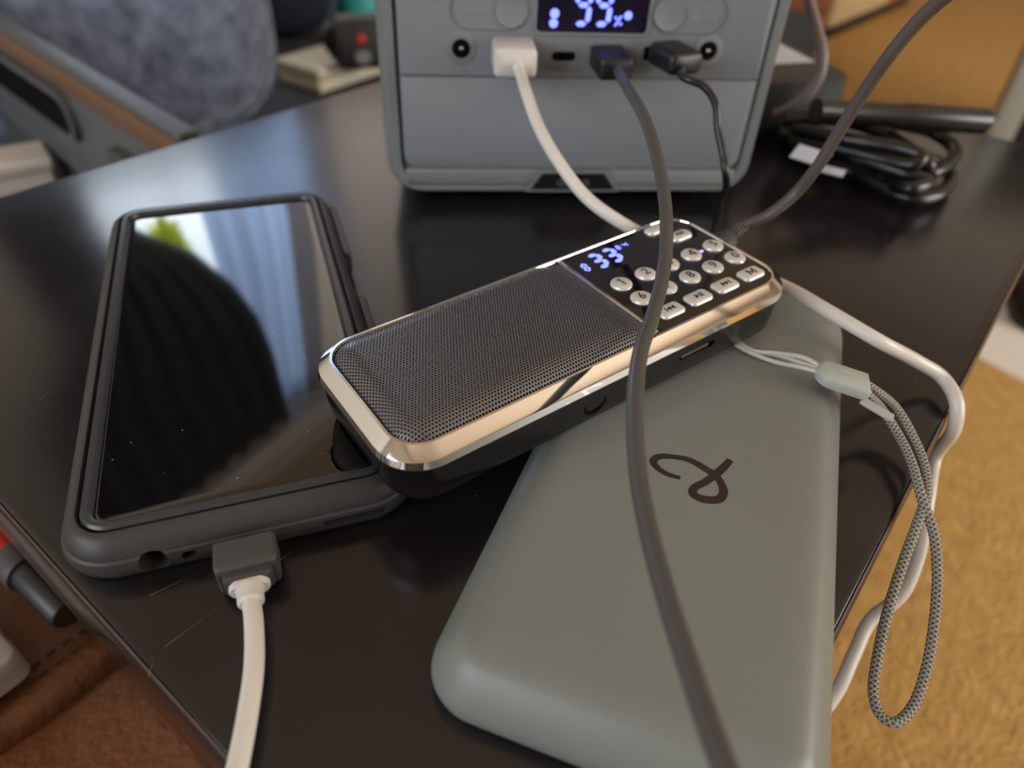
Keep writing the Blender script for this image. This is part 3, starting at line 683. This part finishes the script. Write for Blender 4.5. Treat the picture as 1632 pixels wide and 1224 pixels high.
# barrel ports
for x, z, nm in ((-0.0491, 0.0661, 'dc_port'), (0.0523, 0.0669, 'dc_port')):
    prt = slab(nm, 0.0125, 0.0125, 0.0062, [(0, 0.001), (0.0001, -0.0005), (0.0004, -0.0006), (0.0026, -0.0004), (0.0028, 0.001)], M_station, station, (x, z), 'y', 8, closed=True)
    slab('socket', 0.0072, 0.0072, 0.0036, [(0, -0.00062), (0, 0.001)], M_void, prt, (x, z), 'y', 8)
    slab('pin', 0.0018, 0.0018, 0.0009, [(0.0006, -0.0014), (0, -0.0008), (0, 0.001)], M_pin, prt, (x, z), 'y', 5)
slab('usb_port', 0.0096, 0.0034, 0.0016, [(0, -0.00050), (0, 0.001)], M_void, station, (-0.0075, 0.0639), 'y', 5)
for x in (-0.0290, 0.0098, 0.0318):            # sockets behind the plugs
    slab('usb_port', 0.0128, 0.0052, 0.0006, [(0, -0.0005), (0, 0.001)], M_void, station, (x, 0.0655), 'y', 2)

# cables plugged into the station
def plug(parent, cx, cz, w, hh, d, m, yaw=0.0, pitch=0.0, r=0.0022):
    P = slab('plug', w, hh, r, [(0.0014, -d), (0.0004, -d + 0.0008), (0, -d + 0.0022), (0, -0.0030), (0.0006, -0.0022)], m, parent, (0, 0), 'y', 5)
    P.matrix_world = SM @ frame((cx, 0, cz), yaw, 0, pitch)
    return P
wc = thing('white_usb_cable', 'thick white cable from the power station passing behind the radio', 'cable')
plug(wc, -0.0288, 0.0662, 0.0166, 0.0108, 0.0205, M_white_plug)
w0 = SM @ Vector((-0.0280, -0.0200, 0.0655)); w1 = SM @ Vector((-0.0272, -0.0265, 0.0640))
tube('cord', [tuple(w0), tuple(w1), (-0.00033, 0.26927, 0.06306), (0.0052, 0.25289, 0.0557), (0.01289, 0.24096, 0.04808), (0.02244, 0.23238, 0.04033), (0.03343, 0.22633, 0.03528), (0.05086, 0.2258, 0.02738), (0.07096, 0.22257, 0.02292), (0.08991, 0.21028, 0.0223),
     (0.10029, 0.19141, 0.02442), (0.1112, 0.18127, 0.02255), (0.12887, 0.18619, 0.012), (0.13968, 0.18578, 0.006), (0.14093, 0.17641, 0.004), (0.14221, 0.17281, -0.004), (0.14571, 0.17772, -0.022), (0.13909, 0.16234, -0.028), (0.13713, 0.1507, -0.043), (0.13205, 0.14247, -0.052),
     (0.12326, 0.13765, -0.06), (0.11622, 0.12784, -0.066), (0.11024, 0.11889, -0.072), (0.10187, 0.11092, -0.082), (0.10029, 0.11248, -0.12)], 0.0022, M_white_cable, wc)

gc = thing('grey_usb_cable', 'dark grey cable draped over the radio and past the power bank', 'cable')
plug(gc, 0.0092, 0.0652, 0.0140, 0.0088, 0.0180, M_black, 0.12, 0.08)
g0 = SM @ Vector((0.0114, -0.0172, 0.0640))
tube('cord', [tuple(g0), (0.03461, 0.2575, 0.06963), (0.03827, 0.23296, 0.06788), (0.04035, 0.21489, 0.06401), (0.04141, 0.20061, 0.05949), (0.04125, 0.18771, 0.05601), (0.0403, 0.17668, 0.05218), (0.0379, 0.16408, 0.04985), (0.03358, 0.14799, 0.04877), (0.02961, 0.13505, 0.04866), (0.02757, 0.1241, 0.04812), (0.02621, 0.11116, 0.04683), (0.02591, 0.0983, 0.04535), (0.02642, 0.08432, 0.04545),
     (0.02744, 0.0703, 0.04675), (0.0287, 0.05841, 0.04813), (0.02975, 0.04803, 0.04997), (0.03073, 0.04043, 0.05144), (0.03213, 0.03318, 0.05251), (0.03385, 0.02548, 0.05298), (0.052, -0.03, 0.03), (0.062, -0.055, -0.06), (0.066, -0.065, -0.30), (0.08, -0.06, -0.495)], 0.0019, M_grey_cable, gc)

bc = thing('black_usb_cable', 'thin glossy black cable dropping from the station to the table', 'cable')
plug(bc, 0.0325, 0.0668, 0.0150, 0.0088, 0.0200, M_black, 0.30, 0.0, 0.0030)
b0 = SM @ Vector((0.0375, -0.0185, 0.0650))
tube('cord', [tuple(b0), (0.05682, 0.27462, 0.0688), (0.06395, 0.27145, 0.06705), (0.06862, 0.26876, 0.06216), (0.07067, 0.26552, 0.05429), (0.07331, 0.26087, 0.04684), (0.07538, 0.25744, 0.03996), (0.0933, 0.31653, 0.003), (0.089, 0.29839, 0.0018), (0.0808, 0.27752, 0.0018), (0.06793, 0.26308, 0.0018)], 0.0014, M_black_cable, bc)

# cable that charges the radio, arcing up to the right
rc = thing('brown_grey_charging_cable', 'brown grey cable rising from the radio end to the upper right', 'cable')
pA = RM @ Vector((RL / 2 + 0.0004, 0.0075, 0.0090)); pB = pA + (RM.to_3x3() @ Vector((1.0, 0.22, 0.10))); dv = (pB - pA).normalized()
rp = lathe('plug', [(0.0030, 0.0), (0.0042, 0.0008), (0.0044, 0.0070), (0.0036, 0.0092), (0.0026, 0.0098)], M_plug_grey, rc, 16); rp.matrix_world = Matrix.Translation(pA) @ dv.to_track_quat('Z', 'Y').to_matrix().to_4x4()
for k in range(5):
    q = lathe('strain_rib', [(0.0022, 0.0), (0.0027, 0.0003), (0.0027, 0.0009), (0.0022, 0.0012)], M_brown_cable, rc, 14); q.matrix_world = Matrix.Translation(pA + dv * (0.0098 + 0.0017 * k)) @ dv.to_track_quat('Z', 'Y').to_matrix().to_4x4()
tube('cord', [tuple(pA + dv * 0.008), tuple(pA + dv * 0.018), (0.08511, 0.22876, 0.03946), (0.09207, 0.22975, 0.04737), (0.09494, 0.22638, 0.05859), (0.09687, 0.22349, 0.07135), (0.09859, 0.21997, 0.08384), (0.1003, 0.21562, 0.0955), (0.10292, 0.21205, 0.10493), (0.10569, 0.20758, 0.11225), (0.11029, 0.19969, 0.12079), (0.155, 0.185, 0.125), (0.23, 0.17, 0.115), (0.33, 0.17, 0.03), (0.40, 0.18, -0.16), (0.43, 0.20, -0.40), (0.47, 0.26, -0.495)], 0.0020, M_brown_cable, rc)

# ------------------------------------------------------------------ adapter and coiled lead beside the station
ad = thing('power_adapter', 'black power adapter lying behind the station with white label', 'adapter', frame((0.14467, 0.42049, 0), math.radians(18)))
slab('body', 0.062, 0.105, 0.005, [(0.002, 0.0), (0, 0.002), (0, 0.030), (0.003, 0.033)], M_black, ad, (0.0, 0.040), n=5)
box('label', -0.016, 0.022, 0.010, 0.050, 0.0329, 0.0332, M_label, ad)
box('label', 0.0308, 0.0313, -0.008, 0.014, 0.004, 0.018, M_label, ad)
coil = thing('coiled_power_lead', 'black mains lead coiled on the table beside the station', 'cable')
def loop(name, pts, r=0.0034): return tube(name, pts, r, M_black_cable, coil, 10, 12)
loop('lead_loop', [(0.13379, 0.37871, 0.02), (0.15743, 0.37535, 0.024), (0.1899, 0.38109, 0.02), (0.21757, 0.38668, 0.014), (0.22357, 0.37451, 0.011), (0.21221, 0.35472, 0.01), (0.19531, 0.343, 0.009), (0.17885, 0.34842, 0.009), (0.16427, 0.36209, 0.01), (0.14787, 0.37397, 0.012), (0.13175, 0.37696, 0.014)])
loop('lead_loop', [(0.14051, 0.39613, 0.012), (0.16237, 0.39375, 0.016), (0.17808, 0.37427, 0.019), (0.18746, 0.35565, 0.018), (0.19299, 0.33829, 0.016), (0.20033, 0.35043, 0.004), (0.18559, 0.35316, 0.004), (0.16991, 0.37327, 0.004), (0.15208, 0.39237, 0.004)])
loop('lead_loop', [(0.14795, 0.40491, 0.006), (0.164, 0.36608, 0.005), (0.1741, 0.33891, 0.0042), (0.18452, 0.32604, 0.004), (0.19824, 0.33029, 0.004), (0.21292, 0.34749, 0.004), (0.21696, 0.36231, 0.005), (0.19506, 0.34839, 0.015), (0.17267, 0.34904, 0.018), (0.15531, 0.35904, 0.015), (0.13902, 0.37537, 0.01)])
loop('lead_loop', [(0.13671, 0.37933, 0.016), (0.15734, 0.35211, 0.021), (0.17993, 0.34006, 0.022), (0.1864, 0.33438, 0.021), (0.18296, 0.33237, 0.018), (0.17126, 0.34302, 0.016), (0.15204, 0.35862, 0.015)])
loop('lead_loop', [(0.14482, 0.40308, 0.003), (0.16037, 0.36337, 0.0036), (0.17621, 0.34464, 0.004), (0.1806, 0.32252, 0.0105), (0.19145, 0.32953, 0.011), (0.18096, 0.33364, 0.013), (0.16268, 0.35069, 0.013)])
tg = box('lead_tag', -0.008, 0.008, -0.0045, 0.0045, -0.0004, 0.0004, M_label, coil, 0.0002); tg.matrix_world = frame((0.13199, 0.32661, 0.022), math.radians(-40), 0, math.radians(25))
tg = box('lead_tag', -0.006, 0.006, -0.003, 0.003, -0.0004, 0.0004, M_label, coil, 0.0002); tg.matrix_world = frame((0.14726, 0.33474, 0.012), math.radians(-30), 0, math.radians(10))
tb = thing('black_tube', 'straight black tube lying over the coiled lead', 'tube')
ta, tbv = Vector((0.23544, 0.37908, 0.024)), Vector((0.138, 0.35213, 0.034))
tv = (tbv - ta); q = lathe('barrel', [(0.0058, 0.0), (0.0064, 0.0006), (0.0064, tv.length * .5), (0.0056, tv.length * .52), (0.0056, tv.length)], M_black_cable, tb, 20); q.matrix_world = Matrix.Translation(ta) @ tv.to_track_quat('Z', 'Y').to_matrix().to_4x4()
tl2 = thing('pale_thin_cable', 'thin pale mauve cable hanging down beside the station', 'cable')
tube('cord', [(0.105, 0.455, 0.035), (0.135, 0.465, 0.085), (0.150, 0.43, 0.125), (0.13169, 0.40439, 0.08667), (0.13718, 0.39985, 0.07138), (0.14191, 0.39396, 0.06159), (0.14625, 0.38644, 0.05063), (0.14697, 0.3834, 0.04046), (0.14348, 0.38221, 0.03202), (0.13778, 0.38421, 0.02472), (0.1314, 0.38793, 0.0192)], 0.0026, M_thin_grey, tl2)

# ------------------------------------------------------------------ behind the table: bench, cushion, tote, clutter
BZ = -0.22
bench = thing('bench', 'low dark navy upholstered bench behind the table', 'bench', ROOMM)
slab('seat', 2.1, 0.9, 0.05, [(0.03, BZ - 0.10), (0, BZ - 0.08), (0, BZ - 0.03), (0.01, BZ - 0.01), (0.03, BZ)], M_bench, bench, (0.75, 0.98), n=5)
box('base', -0.25, 1.75, 0.6, 1.38, FZ, BZ - 0.10, M_bench, bench)
def cushion():
    root = thing('fleece_cushion', 'blue grey fleece cushion propped up on the bench', 'cushion', frame((-0.52734, 0.8851, -0.05238), math.radians(28), 0, math.radians(-20)))
    nu, nv = 72, 40; vs, fs = [], []
    A, B, D = 0.215, 0.075, 0.165
    def sg(c, e): return math.copysign(abs(c) ** e, c)
    for j in range(nv + 1):
        ph = -PI / 2 + PI * j / nv
        for i in range(nu):
            th = 2 * PI * i / nu
            # flat rounded square in x-z, puffed in y
            x = A * sg(math.cos(th), .55) * sg(math.cos(ph), .8); z = D * sg(math.sin(th), .55) * sg(math.cos(ph), .8); y = B * sg(math.sin(ph), .8)
            nz = noise.noise(Vector((x, y, z)) * 22) * 0.006 + noise.noise(Vector((x, y, z)) * 60) * 0.004
            v = Vector((x, y, z)); vs.append(v + v.normalized() * nz)
    for j in range(nv):
        for i in range(nu): fs.append((j * nu + i, j * nu + (i + 1) % nu, (j + 1) * nu + (i + 1) % nu, (j + 1) * nu + i))
    fs.append(tuple(range(nu))[::-1]); fs.append(tuple(range(nv * nu, (nv + 1) * nu)))
    from_data('cover', vs, fs, M_fleece, root)
    tube('piping', [(A * 1.01 * sg(math.cos(2 * PI * i / 40), .55), 0, D * 1.01 * sg(math.sin(2 * PI * i / 40), .55)) for i in range(40)], 0.007, M_fleece, root, 3, 8, True)
    return root
cushion()
# tote
ra, rb_ = Vector((-0.4567, 0.66268, -0.03)), Vector((-0.22448, 0.45075, -0.03))
td = (rb_ - ra).normalized(); tno = Vector((td.y, -td.x, 0))
if tno.dot(-ra) < 0: tno = -tno
tl_ = 0.52; to = ra - td * 0.20
# local x along the rim, local -y faces the camera, z up
TM = Matrix(((td.x, -tno.x, 0, to.x), (td.y, -tno.y, 0, to.y), (0, 0, 1, 0), (0, 0, 0, 1)))
if TM.to_3x3().determinant() < 0: TM = TM @ Matrix.Diagonal((1, 1, 1, 1))
tote = thing('storage_tote', 'grey plastic storage tote with tan band beside the cushion', 'tote', TM)
box('body', 0, tl_, 0.004, 0.014, BZ, -0.037, M_tote, tote, 0.012)
box('rim', -0.006, tl_ + 0.006, -0.003, 0.012, -0.036, -0.030, M_tote, tote, 0.0025)
box('band', -0.002, tl_ + 0.002, -0.001, 0.008, -0.058, -0.038, M_tan, tote, 0.003)
slab('handle_recess', 0.20, 0.030, 0.014, [(0, -0.002), (0.003, 0.004), (0.003, 0.012)], M_void, tote, (0.205, -0.084), 'y', 6)
slab('handle_rim', 0.214, 0.044, 0.02, [(0, 0.010), (0.001, -0.0025), (0.006, -0.003), (0.0075, 0.010)], M_tote, tote, (0.205, -0.084), 'y', 6, closed=True)
box('latch', 0.385, 0.445, -0.006, 0.010, -0.105, -0.080, M_tote_dark, tote, 0.004)
box('ledge', 0.0, tl_, 0.0, 0.012, -0.142, -0.132, M_tote, tote, 0.003)
box('lower_panel', 0.01, tl_ - 0.01, 0.002, 0.010, BZ + 0.01, -0.146, M_tote_dark, tote, 0.003)
# pale box under the tote's end
pb = thing('small_carton', 'small pinkish white carton at the far left of the bench', 'box', frame((-0.47877, 0.60887, -0.138), math.radians(38)))
box('body', -0.10, 0.045, -0.02, 0.03, -0.08, 0.0, M_paper, pb, 0.003)
box('lid', -0.102, 0.047, -0.022, 0.032, -0.004, 0.006, M_paper, pb, 0.002)
pv = thing('black_pouch', 'black pouch tucked at the left table corner', 'pouch', frame((-0.37427, 0.47824, -0.1), math.radians(38)))
slab('body', 0.06, 0.03, 0.01, [(0.008, -0.12), (0, -0.11), (0, -0.012), (0.006, 0.0)], M_black, pv, n=5)
tube('zip', [(-0.024, 0, 0.001), (0, 0.001, 0.002), (0.024, 0, 0.001)], 0.0012, M_pin, pv)
# cream box with dark device
cb = thing('cream_case', 'flat cream plastic case lying on the bench behind the station', 'case', frame((-0.30206, 1.0796, -0.22), math.radians(57)))
box('base', 0.0, 0.17, 0.0, 0.092, 0.0, 0.018, M_cream, cb, 0.005)
box('lid', -0.001, 0.171, -0.001, 0.093, 0.0185, 0.036, M_cream, cb, 0.007)
dv_ = thing('handheld_device', 'black handheld device with a red button standing on the cream case', 'device', frame((-0.23899, 1.0872, -0.1838), math.radians(20)))
slab('body', 0.085, 0.05, 0.012, [(0.006, 0.0), (0, 0.006), (0, 0.056), (0.008, 0.066)], M_black, dv_, (0.008, 0.025), n=6)
slab('dial', 0.024, 0.018, 0.009, [(0.002, -0.006), (0, -0.003), (0, 0.004)], mat('dial_grey', rgb(120, 118, 116), .4), dv_, (0.002, 0.018), 'y', 8)
slab('red_button', 0.012, 0.012, 0.006, [(0.002, -0.004), (0, -0.002), (0, 0.004)], M_red, dv_, (0.002, 0.042), 'y', 8)
tube('grip', [(-0.030, 0.025, 0.012), (-0.044, 0.025, 0.040), (-0.030, 0.025, 0.056)], 0.008, M_black, dv_)
tl3 = thing('teal_lantern', 'teal plastic lantern behind the black handheld device', 'lantern', frame((-0.31261, 1.4552, -0.22), 0.2))
lathe('body', [(0.030, 0.0), (0.045, 0.01), (0.045, 0.16), (0.030, 0.18)], M_teal, tl3, 24)
lathe('cap', [(0.034, 0.18), (0.034, 0.20), (0.02, 0.21)], M_black, tl3, 24)
hb = thing('duffel_bag', 'dark shiny duffel bag slumped between cushion and lantern', 'bag', frame((-0.45742, 1.3934, -0.22), math.radians(-8)))
def blob(name, sx, sy, sz, m, parent, seed=0.0, amp=0.02):
    nu, nv = 40, 24; vs, fs = [], []
    for j in range(nv + 1):
        ph = -PI / 2 + PI * j / nv
        for i in range(nu):
            th = 2 * PI * i / nu
            v = Vector((sx * math.cos(th) * math.cos(ph) ** .7 if math.cos(ph) > 0 else 0, sy * math.sin(th) * math.cos(ph) ** .7 if math.cos(ph) > 0 else 0, sz * (1 + math.sin(ph))))
            vs.append(v * (1 + amp * 6 * noise.noise(v * 9 + Vector((seed, 0, 0)))))
    for j in range(nv):
        for i in range(nu): fs.append((j * nu + i, j * nu + (i + 1) % nu, (j + 1) * nu + (i + 1) % nu, (j + 1) * nu + i))
    return from_data(name, vs, fs, m, parent)
blob('body', 0.12, 0.09, 0.085, mat('bag_nylon', rgb(40, 44, 52), .22, bump=.3, bscale=40.0, bdist=.004), hb)
tube('handle', [(-0.09, -0.05, 0.15), (-0.05, -0.07, 0.20), (0.05, -0.07, 0.20), (0.09, -0.05, 0.15)], 0.009, mat('bag_strap', rgb(30, 30, 34), .7), hb)
box('buckle', -0.02, 0.02, -0.10, -0.086, 0.09, 0.12, M_pin, hb, 0.003)

# ------------------------------------------------------------------ right background
kb = thing('cardboard_box', 'beige cardboard box on the carpet, its shadow line painted as a black strip', 'box', frame((1.0204, 2.7066, -0.5), math.radians(50)))
box('side_wall', 0.0, 0.80, 0.0, 0.5, 0.035, 0.45, M_kraft, kb, 0.004)
box('base', 0.0, 0.80, -0.004, 0.5, 0.0, 0.034, M_black, kb, 0.004)  # shadow line at the foot of the box, put in as a black strip
box('coral_label', 0.56, 0.70, -0.006, 0.0, 0.04, 0.12, M_coral, kb)
bb = thing('wooden_crate', 'brown wooden crate beyond the power station on the carpet', 'crate', frame((0.80162, 2.3219, -0.5), math.radians(12)))
for k in range(4): box('slat', -0.30, 0.07, 0.0, 0.016, 0.01 + 0.075 * k, 0.08 + 0.075 * k, M_brown_card, bb, 0.003)
for k in range(4): box('slat', 0.055, 0.071, 0.016, 0.32, 0.01 + 0.075 * k, 0.08 + 0.075 * k, M_brown_card, bb, 0.003)
for x in (-0.29, 0.035): box('corner_post', x, x + 0.02, 0.016, 0.036, 0.0, 0.31, M_brown_card, bb)
cbn = thing('black_cabinet', 'black cabinet with grey metal corner post at the right', 'cabinet', frame((0.97025, 1.5166, -0.5), math.radians(-24)))
box('corner_post', -0.004, 0.040, 0.0, 0.045, 0.0, 0.75, M_post, cbn, 0.004)
box('side_panel', 0.041, 0.50, 0.004, 0.03, 0.03, 0.74, M_black, cbn)
box('body', 0.041, 0.50, 0.031, 0.40, 0.03, 0.74, M_black, cbn)
sh = thing('black_shoe', 'black shoe lying on the carpet at the right edge', 'shoe', frame((0.88368, 1.083, -0.5), math.radians(70)))
def shoe():
    prof = [(-0.13, .030, .075), (-0.11, .038, .085), (-0.05, .038, .08), (0.0, .040, .065), (0.06, .046, .05), (0.11, .042, .04), (0.135, .026, .026)]
    vs, fs = [], []; n = 16
    for x, w, hh in prof:
        for i in range(n):
            a = 2 * PI * i / n; yy = w * math.cos(a); zz = 0.012 + hh * .5 + hh * .5 * math.sin(a) if math.sin(a) > -.6 else 0.012
            vs.append((x, yy, zz))
    for j in range(len(prof) - 1):
        for i in range(n): fs.append((j * n + i, j * n + (i + 1) % n, (j + 1) * n + (i + 1) % n, (j + 1) * n + i))
    fs.append(tuple(range(n))[::-1]); fs.append(tuple(range((len(prof) - 1) * n, len(prof) * n)))
    from_data('upper', vs, fs, mat('shoe_black', rgb(30, 28, 34), .55), sh)
    slab('sole', 0.275, 0.088, 0.042, [(0.004, 0.0), (0, 0.003), (0, 0.013), (0.003, 0.015)], M_black, sh, (0.0, 0), n=8)
    tube('lace', [(0.0, -0.02, 0.07), (0.02, 0.0, 0.072), (0.0, 0.02, 0.07)], 0.003, M_black, sh)
shoe()
pp = tag(box('paper_sheet', -0.12, 0.15, -0.08, 0.08, 0.0, 0.0012, M_paper), 'pale paper sheet lying on the carpet near the shoe', 'paper')
pp.matrix_world = frame((0.8148, 0.94957, -0.5), math.radians(38))

# ------------------------------------------------------------------ lower left: leather chair and things on it
LZ = -0.12
chair = thing('leather_armchair', 'brown suede leather armchair seat beside the table', 'armchair')
La, Lb = Vector((-0.17489, 0.10782, -0.12)), Vector((-0.14877, 0.14392, -0.12)); ld = (Lb - La).normalized(); ln = Vector((-ld.y, ld.x, 0))
LM = Matrix(((ld.x, ln.x, 0, La.x), (ld.y, ln.y, 0, La.y), (0, 0, 1, 0), (0, 0, 0, 1)))
chair.matrix_world = LM                        # local x along the seam
def cush(name, x0, x1, y0, y1, z0, z1, r, parent, puff=0.006):
    nx, ny_ = 40, 30; vs, fs = [], []
    for j in range(ny_ + 1):
        for i in range(nx + 1):
            x = x0 + (x1 - x0) * i / nx; y = y0 + (y1 - y0) * j / ny_
            d = min(x - x0, x1 - x, y - y0, y1 - y)
            e = max(0, 1 - d / r); z = z1 - r * (1 - math.sqrt(max(0, 1 - e * e))) + puff * noise.noise(Vector((x * 14, y * 14, 1.0))) + 0.003 * noise.noise(Vector((x * 50, y * 50, 2.0)))
            vs.append((x, y, z))
    for j in range(ny_):
        for i in range(nx):
            a = j * (nx + 1) + i; fs.append((a, a + 1, a + nx + 2, a + nx + 1))
    b = [j for j in range(nx + 1)] + [(nx + 1) * j + nx for j in range(1, ny_ + 1)] + [(nx + 1) * ny_ + i for i in range(nx - 1, -1, -1)] + [(nx + 1) * j for j in range(ny_ - 1, 0, -1)]
    o = len(vs); vs += [(vs[k][0], vs[k][1], z0) for k in b]; nb = len(b)
    for k in range(nb): fs.append((b[k], b[(k + 1) % nb], o + (k + 1) % nb, o + k))
    fs.append(tuple(o + k for k in range(nb)))
    return from_data(name, vs, fs, M_leather, parent, True, 60)
cush('seat_cushion', -0.30, 0.056, -0.23, 0.0, LZ - 0.16, LZ + 0.004, 0.008, chair)
cush('side_cushion', -0.30, 0.056, 0.0005, 0.22, LZ - 0.16, LZ + 0.003, 0.008, chair)
box('base', -0.28, 0.045, -0.21, 0.20, FZ, LZ - 0.16, M_leather, chair)
st_v, st_f = [], []
for row, yy in enumerate((0.012, 0.019)):
    for k in range(26):
        x = -0.06 + k * 0.0062; o = len(st_v); z = LZ + 0.0040 + 0.006 * noise.noise(Vector(((x + .001) * 14, yy * 14, 1.0))) + 0.003 * noise.noise(Vector((x * 50, yy * 50, 2.0)))
        st_v += [(x, yy - .0006, z), (x + .0035, yy - .0006, z), (x + .0035, yy + .0006, z), (x, yy + .0006, z), (x + .0004, yy, z + .0006), (x + .0031, yy, z + .0006)]
        st_f += [(o, o + 1, o + 5, o + 4), (o + 3, o + 4, o + 5, o + 2), (o, o + 4, o + 3), (o + 1, o + 2, o + 5), (o, o + 3, o + 2, o + 1)]
sto = from_data('stitching', st_v, st_f, M_leather_thread, chair, False); sto['kind'] = 'stuff'
ga, gb1 = Vector((-0.16958, 0.12994, -0.095)), Vector((-0.1822, 0.13864, -0.095)); gd = (gb1 - ga).normalized()
gb = thing('pale_grey_box', 'pale grey plastic box on the leather chair', 'box', frame(ga, math.atan2(gd.y, gd.x)))
slab('base', 0.10, 0.075, 0.005, [(0.002, -0.014), (0, -0.013), (0, -0.006)], M_pale_box, gb, (0.05, 0.0375), n=5)
slab('lid', 0.10, 0.075, 0.005, [(0, -0.0057), (0, -0.002), (0.001, -0.0005), (0.003, 0.0)], M_pale_box, gb, (0.05, 0.0375), n=5)
tw_ = thing('utility_lighter', 'black utility lighter with red tip beside the table edge', 'lighter')
l0, l1 = Vector((-0.15567, 0.14192, -0.088)), Vector((-0.20769, 0.17753, -0.088)); lv = (l1 - l0); LQ = Matrix.Translation(l0) @ lv.to_track_quat('Z', 'Y').to_matrix().to_4x4()
lathe('barrel', [(0.0058, 0.0), (0.0066, 0.001), (0.0068, lv.length * .45)], M_black, tw_, 20).matrix_world = LQ
lathe('collar', [(0.0080, lv.length * .45), (0.0084, lv.length * .47), (0.0084, lv.length * .62), (0.0076, lv.length * .64)], M_plug_grey, tw_, 20).matrix_world = LQ
lathe('tip', [(0.0072, lv.length * .64), (0.0080, lv.length * .66), (0.0076, lv.length * .96), (0.005, lv.length)], M_red, tw_, 20).matrix_world = LQ
